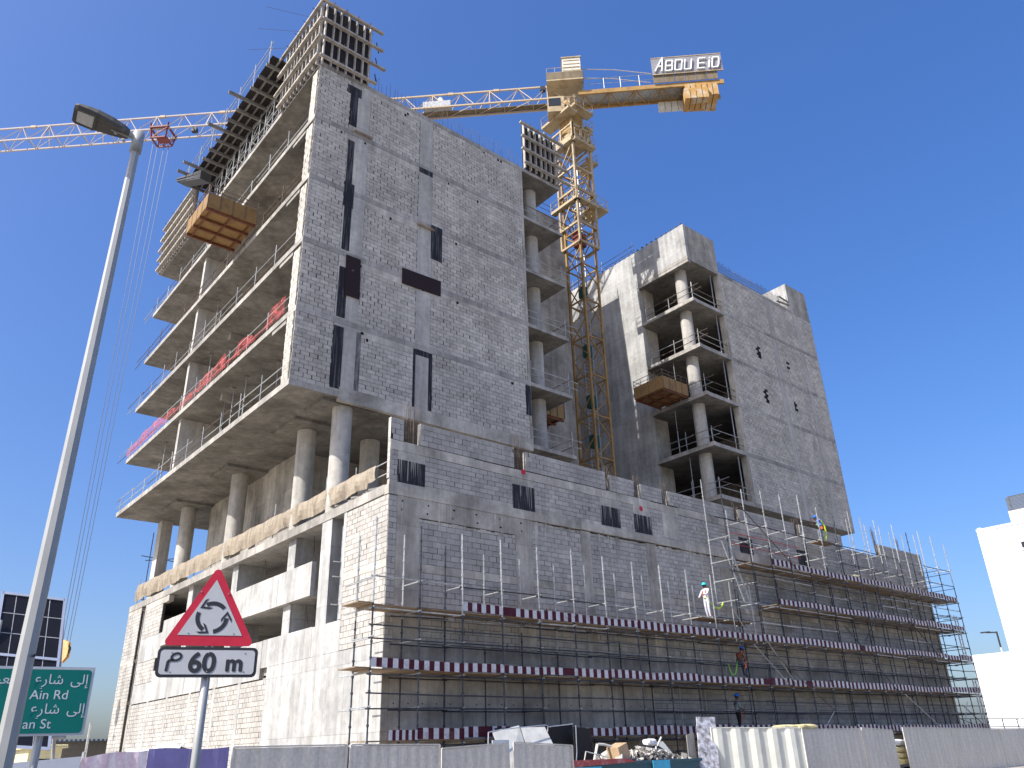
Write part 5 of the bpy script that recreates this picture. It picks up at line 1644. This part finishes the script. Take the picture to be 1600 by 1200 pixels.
for q in range(3):
    a0 = R(40 + 120 * q); a1 = R(118 + 120 * q); n = 8
    for k in range(n):
        ta, tb_ = a0 + (a1 - a0) * k / n, a0 + (a1 - a0) * (k + 1) / n
        m.prism([sp(cx + (rr - .018) * math.cos(ta), cz + (rr - .018) * math.sin(ta), .004), sp(cx + (rr + .018) * math.cos(ta), cz + (rr + .018) * math.sin(ta), .004),
                 sp(cx + (rr + .018) * math.cos(tb_), cz + (rr + .018) * math.sin(tb_), .004), sp(cx + (rr - .018) * math.cos(tb_), cz + (rr - .018) * math.sin(tb_), .004)], SN * .0015)
    t0 = a1; tp = a1 + R(30)
    tip = (cx + rr * math.cos(tp), cz + (rr) * math.sin(tp))
    tg = Vector((-math.sin(a1), math.cos(a1))); rad_ = Vector((math.cos(a1), math.sin(a1)))
    base = Vector((cx, cz)) + rad_ * rr
    tip = base + tg * .062
    for s in (-1, 1):
        w1 = base + rad_ * (s * .046) - tg * .006; w2 = base + rad_ * (s * .046) - tg * .036
        inn = tip - tg * .03
        m.prism([sp(*tip, .0045), sp(*w1, .0045), sp(*w2, .0045), sp(*inn, .0045)], SN * .0012)
m.build('arrows', 'signblack', sg)
rect = [(-.425, 2.375), (.425, 2.375), (.425, 2.632), (-.425, 2.632)]
plate('plate_border', 'signblack', rounded(rect, .045), -.012, 0.0, sg)
plate('plate_field', 'signwhite', rounded([(-.4, 2.4), (.4, 2.4), (.4, 2.607), (-.4, 2.607)], .03), .001, .003, sg)
def text(body, size, u, z, parent, mat, f, n, align='LEFT', bold=.0, sx=1.0, axis=SX, nor=SN, name='lettering'):
    cu = bpy.data.curves.new('txt', 'FONT'); cu.body = body; cu.size = size; cu.align_x = align; cu.extrude = .0008; cu.resolution_u = 6
    o = bpy.data.objects.new('txt', cu); COL.objects.link(o)
    dg = bpy.context.evaluated_depsgraph_get()
    me = bpy.data.meshes.new_from_object(o.evaluated_get(dg))
    bpy.data.objects.remove(o)
    o0 = f(u, z, n); off = root_loc(parent)
    for v in me.vertices:
        p = o0 + axis * (v.co.x * sx) + Z * v.co.y + nor * v.co.z
        v.co = p - off
    me.materials.clear(); me.materials.append(M[mat]); me.update()
    q = bpy.data.objects.new(name, me); COL.objects.link(q); q.parent = parent
    return q
def bold(b, s_, u, z, r=.004, n=8):
    for k in range(n):
        text(b, s_, u + r * math.cos(2 * math.pi * k / n), z + r * math.sin(2 * math.pi * k / n), sg, 'signblack', sp, .005 + k * .0001)
bold('60', .235, -.165, 2.422, .007)
bold('m', .20, .15, 2.432, .007)
m = MB()
pr = None
for k in range(15):
    a = 2 * math.pi * k / 14; p = (-.268 + .040 * math.cos(a), 2.548 + .030 * math.sin(a) + .006 * math.cos(a))
    if pr: d = sp(*p) - sp(*pr); m.obox((sp(*pr, .0055) + sp(*p, .0055)) / 2, d * .6, d.normalized().cross(SN) * .009, SN * .001)
    pr = p
for a, b in (((-.285, 2.520), (-.315, 2.522)), ((-.315, 2.522), (-.332, 2.505)), ((-.332, 2.505), (-.338, 2.43))):
    d = (sp(*b) - sp(*a)); m.obox((sp(*a, .0055) + sp(*b, .0055)) / 2, d * .54, d.normalized().cross(SN) * .012, SN * .001)
m.build('lettering', 'signblack', sg)
m = MB()
for u, z in ((-.31, 2.585), (0, 2.585), (.31, 2.585), (-.31, 2.425), (0, 2.425), (.31, 2.425), (-.13, 3.12), (.11, 3.11), (-.2, 2.755), (.19, 2.755)):
    m.tube(sp(u, z, .002), sp(u, z, .007), .006, 6)
m.build('rivets', 'galv', sg)

# ------------------------------------------------------------------ street lamp
LPX = Vector((1.34, 8.09, 0))
la = thing('street_lamp', 'tall octagonal grey lamp post with a dark flat lamp head at upper left', 'street lamp', tuple(LPX))
m = MB(); m.tube(LPX, LPX + Z * 8.1, .086, 8, .043); m.build('post', 'lampgrey', la)
m = MB(); m.tube(LPX + Z * 8.0, LPX + Z * 8.28, .062, 10); m.build('spigot', 'lampgrey', la, smooth=True)
HD = Vector((-.98, .12, .10)).normalized(); HS = Vector((0.12, .98, 0)).normalized(); HU = HD.cross(HS) * -1
if HU.z < 0: HU = -HU
h0 = LPX + Z * 8.2
m = MB(); m.tube(h0, h0 + HD * .28, .035, 8); m.build('arm', 'lampgrey', la)
def hp_(s, w, u): return h0 + HD * (.1 + (s - .16) * .80) + HS * w + HU * u
prof = [(.16, .05, .045), (.24, .085, .06), (.4, .12, .075), (.6, .15, .075), (.72, .155, .065), (.84, .15, .05), (.88, .13, .04)]
m = MB()
rings = []
for s, w, u in prof:
    rings.append([hp_(s, -w, 0), hp_(s, -w * .8, u), hp_(s, 0, u * 1.25), hp_(s, w * .8, u), hp_(s, w, 0), hp_(s, w * .85, -.03), hp_(s, -w * .85, -.03)])
for a, b in zip(rings[:-1], rings[1:]):
    for k in range(7):
        m.face([a[k], a[(k + 1) % 7], b[(k + 1) % 7], b[k]])
m.face(rings[0]); m.face(rings[-1][::-1])
m.build('head', 'lamphead', la)
m = MB(); m.prism([hp_(.62, -.105, -.034), hp_(.83, -.10, -.034), hp_(.83, .10, -.034), hp_(.62, .105, -.034)], HU * .003); m.build('lens', 'lens', la)
m = MB()
for s0, w0, s1, w1 in ((.6, -.12, .85, -.115), (.6, .12, .85, .115), (.6, -.12, .6, .12), (.85, -.115, .85, .115)):
    m.beam(hp_(s0, w0, -.036), hp_(s1, w1, -.036), .02, .012)
m.build('lens_frame', 'lamphead', la)
m = MB(); m.tube(hp_(.32, .0, -.03), hp_(.32, 0, -.055), .02, 8); m.tube(hp_(.22, .1, .0), hp_(.2, .14, .0), .02, 8); m.build('screw', 'galv', la)
m = MB(); m.tube(LPX + Vector((.045, -.06, 2.55)), LPX + Vector((.05, -.085, 2.55)), .012, 8); m.build('bolt', 'signblack', la)

# ------------------------------------------------------------------ green road sign
GP = Vector((2.96, 12.66, 0)); GX = Vector((.982, -.19, 0)).normalized(); GN = Vector((-.19, -.982, 0)).normalized()
def gp(u, z, n=0.0): return GP + GX * u + Z * z + GN * n
gs = thing('direction_sign', 'green direction sign with white Arabic and English street names behind the lamp post', 'road sign', tuple(gp(-1.1, 0)))
SNs = SN
def gplate(name, mat, pts, n0, n1):
    m = MB(); m.prism([gp(u, z, n0) for u, z in pts], GN * (n1 - n0)); return m.build(name, mat, gs)
gplate('panel', 'alu', [(-2.6, 2.06), (.02, 2.06), (.02, 2.92), (-2.6, 2.92)], -.03, -.002)
gplate('border', 'signwhite', rounded([(-2.58, 2.075), (0.0, 2.075), (0.0, 2.9), (-2.58, 2.9)], .05), -.001, .001)
gplate('field', 'green', rounded([(-2.565, 2.09), (-.015, 2.09), (-.015, 2.885), (-2.565, 2.885)], .045), .0015, .003)
for u in (-.5, -2.0):
    MB().tube(gp(u, 0, -.1), gp(u, 2.85, -.1), .05, 10).build('post', 'lampgrey', gs, smooth=True)
GT = lambda b, s, u, z, al, bo=.003: text(b, s, u, z, gs, 'signletter', gp, .004, al, bo, 1.0, GX, GN)
ar1 = '\uFEF0\uFEDF\uFE87'
ar2 = '\uFEC9\uFEAD\uFE8E\uFEB7'
for zz_, du in ((2.70, -.04), (2.33, -.02)):
    GT(ar1, .175, du, zz_, 'RIGHT'); GT(ar2, .175, du - .30, zz_, 'RIGHT')
GT('al Ain Rd', .165, -.25, 2.51, 'RIGHT')
GT('an St', .165, -.39, 2.15, 'RIGHT')
GT('\uFEE6\uFEF4\uFECC\uFEDF\uFE8D', .175, -.88, 2.70, 'RIGHT')

# ------------------------------------------------------------------ solar lighting trailer
so = thing('solar_trailer', 'solar lighting trailer with a tilted black panel behind the green sign', 'solar trailer', (4.2, 26.6, 0))
TL, TR, BR_ = Vector((3.55, 26.9, 6.2)), Vector((5.08, 26.5, 6.07)), Vector((5.16, 25.2, 2.1))
BL_ = TL + (BR_ - TR)
ex, ey = (TR - TL), (BL_ - TL)
nn = ex.cross(ey).normalized()
if nn.y > 0: nn = -nn
def qp(a, b, o=0): return TL + ex * a + ey * b + nn * o
m = MB(); m.prism([qp(0, 0), qp(1, 0), qp(1, 1), qp(0, 1)], nn * -.03); m.build('panel', 'solar', so)
m = MB()
for a in (0, 1): m.beam(qp(a, -.01, .01), qp(a, 1.01, .01), .07, .05, up=nn)
for b in (0, 1): m.beam(qp(-.01, b, .01), qp(1.01, b, .01), .07, .05, up=nn)
for b in (.43, .60, .80): m.beam(qp(0, b, .01), qp(1, b, .01), .07, .05, up=nn)
m.build('frame', 'alu', so)
m = MB()
for b in (.14, .28, .52, .66, .72, .9): m.beam(qp(0, b, .004), qp(1, b, .004), .018, .008, up=nn)
for a in (.22, .5, .76): m.beam(qp(a, 0, .004), qp(a, 1, .004), .018, .008, up=nn)
m.build('cell_grid', 'galv', so)
m = MB(); m.tube((5.75, 26.3, 0), (5.12, 26.5, 5.6), .05, 8); m.tube((3.6, 26.0, 0), (3.6, 26.5, 5.4), .05, 8); m.tube((5.75, 26.3, 2.4), (5.1, 26.3, 2.4), .05, 6); m.build('mast', 'lampgrey', so)
box('trailer_box', 'offwhite', so, 3.7, 5.4, 25.6, 27.0, .5, 1.7)
m = MB()
for x in (3.8, 5.3): m.tube((x - .1, 26.3, .33), (x + .1, 26.3, .33), .33, 16)
m.build('wheel', 'signblack', so)

# ------------------------------------------------------------------ site cabins far left
def cabin(x0, x1, y0, y1, h, wall, label, roofm):
    t = thing('site_cabin', label, 'cabin', (x0, y0, 0), 'low site cabins in the far left background')
    box('wall', wall, t, x0, x1, y0, y1, 0, h)
    m = MB(); n = 24
    for k in range(n):
        xa = x0 - .2 + (x1 - x0 + .4) * k / n; xb = xa + (x1 - x0 + .4) / n * .55
        m.box(xa, xb, y0 - .3, y1 + .3, h + .05, h + .16)
    m.box(x0 - .2, x1 + .2, y0 - .28, y1 + .28, h + .002, h + .05); m.build('roof', roofm, t)
    box('window', 'glass', t, x0 + .4, x0 + 1.4, y0 - .02, y0 + .02, 1.0, 2.0)
    box('door', 'lampgrey', t, x1 - 1.2, x1 - .3, y0 - .02, y0 + .02, 0, 2.0)
cabin(13.2, 19.5, 57.5 + 6, 67, 3.1, 'drab', 'dark cabin with a blue grey corrugated roof left of the podium end', 'roofblue')
cabin(8.6, 10.0, 46, 49, 2.45, 'pattern', 'pale yellow cabin standing left of the dark roofed cabin', 'pattern')
cabin(6.2, 8.2, 50, 54, 2.3, 'wallwhite', 'whitish cabin partly hidden by the solar trailer', 'offwhite')
m = MB(); m.tube((11.3, 47, 0), (11.3, 47, 3.6), .06, 8); m.build
tag(m.build('thin_pole', 'galv', org=(11.3, 47, 0)), 'thin grey pole between the yellow cabin and the dark cabin', 'pole')

# ------------------------------------------------------------------ white building on the right
wb = thing('white_building', 'white rendered building with stepped blocks at the right edge of the photo', 'building', (110, 33, 0))
box('core', 'wallwhite', wb, 110.06, 140, 5, 39.1, 0, 25.3)
zr = [10.9, 14.6, 18.3, 22.0, 25.4]
for z0, z1 in zip(zr[:-1], zr[1:]):
    ycuts = [5, 12, 20, 28, 34.75, 39.12]
    for a, b in zip(ycuts[:-1], ycuts[1:]):
        if b == 34.75 and z1 > 22: b_ = 34.75
        box('cladding_panel', 'wallwhite', wb, 110, 110.06, a + (.015 if a in (5,) else 0), b, z0 + .07, z1 - .07)
box('parapet', 'wallwhite', wb, 109.97, 110.5, 5, 39.15, 25.4, 25.75)
box('parapet', 'wallwhite', wb, 110.5, 112, 38.7, 39.15, 25.4, 26.0)
box('upper_block', 'wallwhite', wb, 110.2, 125, 5, 34.95, 25.75, 27.2)
box('podium_block', 'wallwhite', wb, 109.4, 140, 5, 43.4, 0, 10.85)
for z in (3.4, 7.1):
    box('joint', 'kerb', wb, 109.385, 109.41, 5, 43.4, z, z + .05)
for k in range(3):
    y1 = 34.6 - k * 4
    for z0, z1 in ((21.6, 23.1), (23.2, 24.1)) if False else ((21.5, 22.3), (22.45, 23.3)):
        w = box('window', 'wallwhite', wb, 109.985, 110.02, y1 - 2.6, y1, z0, z1)
        box('pane', 'glass', w, 109.975, 109.984, y1 - 2.5, y1 - .1, z0 + .06, z1 - .06)
m = MB()
z = 27.2
while z < 29.0:
    m.obox((110.6, 23, z), (.02, 0, .05), (0, 12, 0), (.04, 0, -.01)); z += .16
m.build('louvre', 'louvregrey', wb)
m = MB()
for y in (11.2, 14, 17, 20, 23, 26, 29, 32, 34.6): m.box(110.65, 110.8, y - .06, y + .06, 27.2, 29.1)
m.box(110.6, 110.8, 11, 34.7, 29.0, 29.1); m.build('louvre_frame', 'signblack', wb)

# far street lamp, low fence and wall at the right
fl = thing('street_lamp', 'slender far street lamp with a short arm in front of the white building', 'street lamp', (56.4, 20.6, 0))
FP = Vector((63, 22.9, 0))
fl.location = FP
m = MB(); m.tube(FP, FP + Z * 8.3, .07, 8, .045); m.build('post', 'white', fl)
m = MB(); m.tube(FP + Z * 7.3, FP + Z * 8.35, .06, 8); m.tube(FP + Z * 8.3, FP + Vector((-.2, .62, 8.34)), .05, 8); m.obox(FP + Vector((-.22, .66, 8.36)), (.06, -.3, 0), (.1, .03, 0), (0, 0, .04)); m.build('head', 'signblack', fl)
bf = thing('metal_fence', 'low dark tube fence at the right edge beyond the scaffold', 'fence', (66, 27, 0))
for x in [64 + 3 * k for k in range(10)]:
    MB().tube((x, 29, 0), (x, 29, 3.0), .04, 6).build('post', 'darktube', bf)
for z in (2.4, 3.0):
    MB().tube((61.5, 29, z), (94, 29, z), .035, 6).build('rail', 'darktube', bf)
bw = thing('stone_wall', 'low stacked grey block wall behind the right end of the scaffold', 'wall', (62, 31, 0))
m = MB()
for r in range(9):
    for k in range(14):
        x = 61.5 + k * .62 + (.3 if r % 2 else 0); m.box(x, x + .58, 31 + random.uniform(-.02, .02), 31.4, r * .3, r * .3 + .28)
m.build('stones', 'block', bw, kind='stuff')
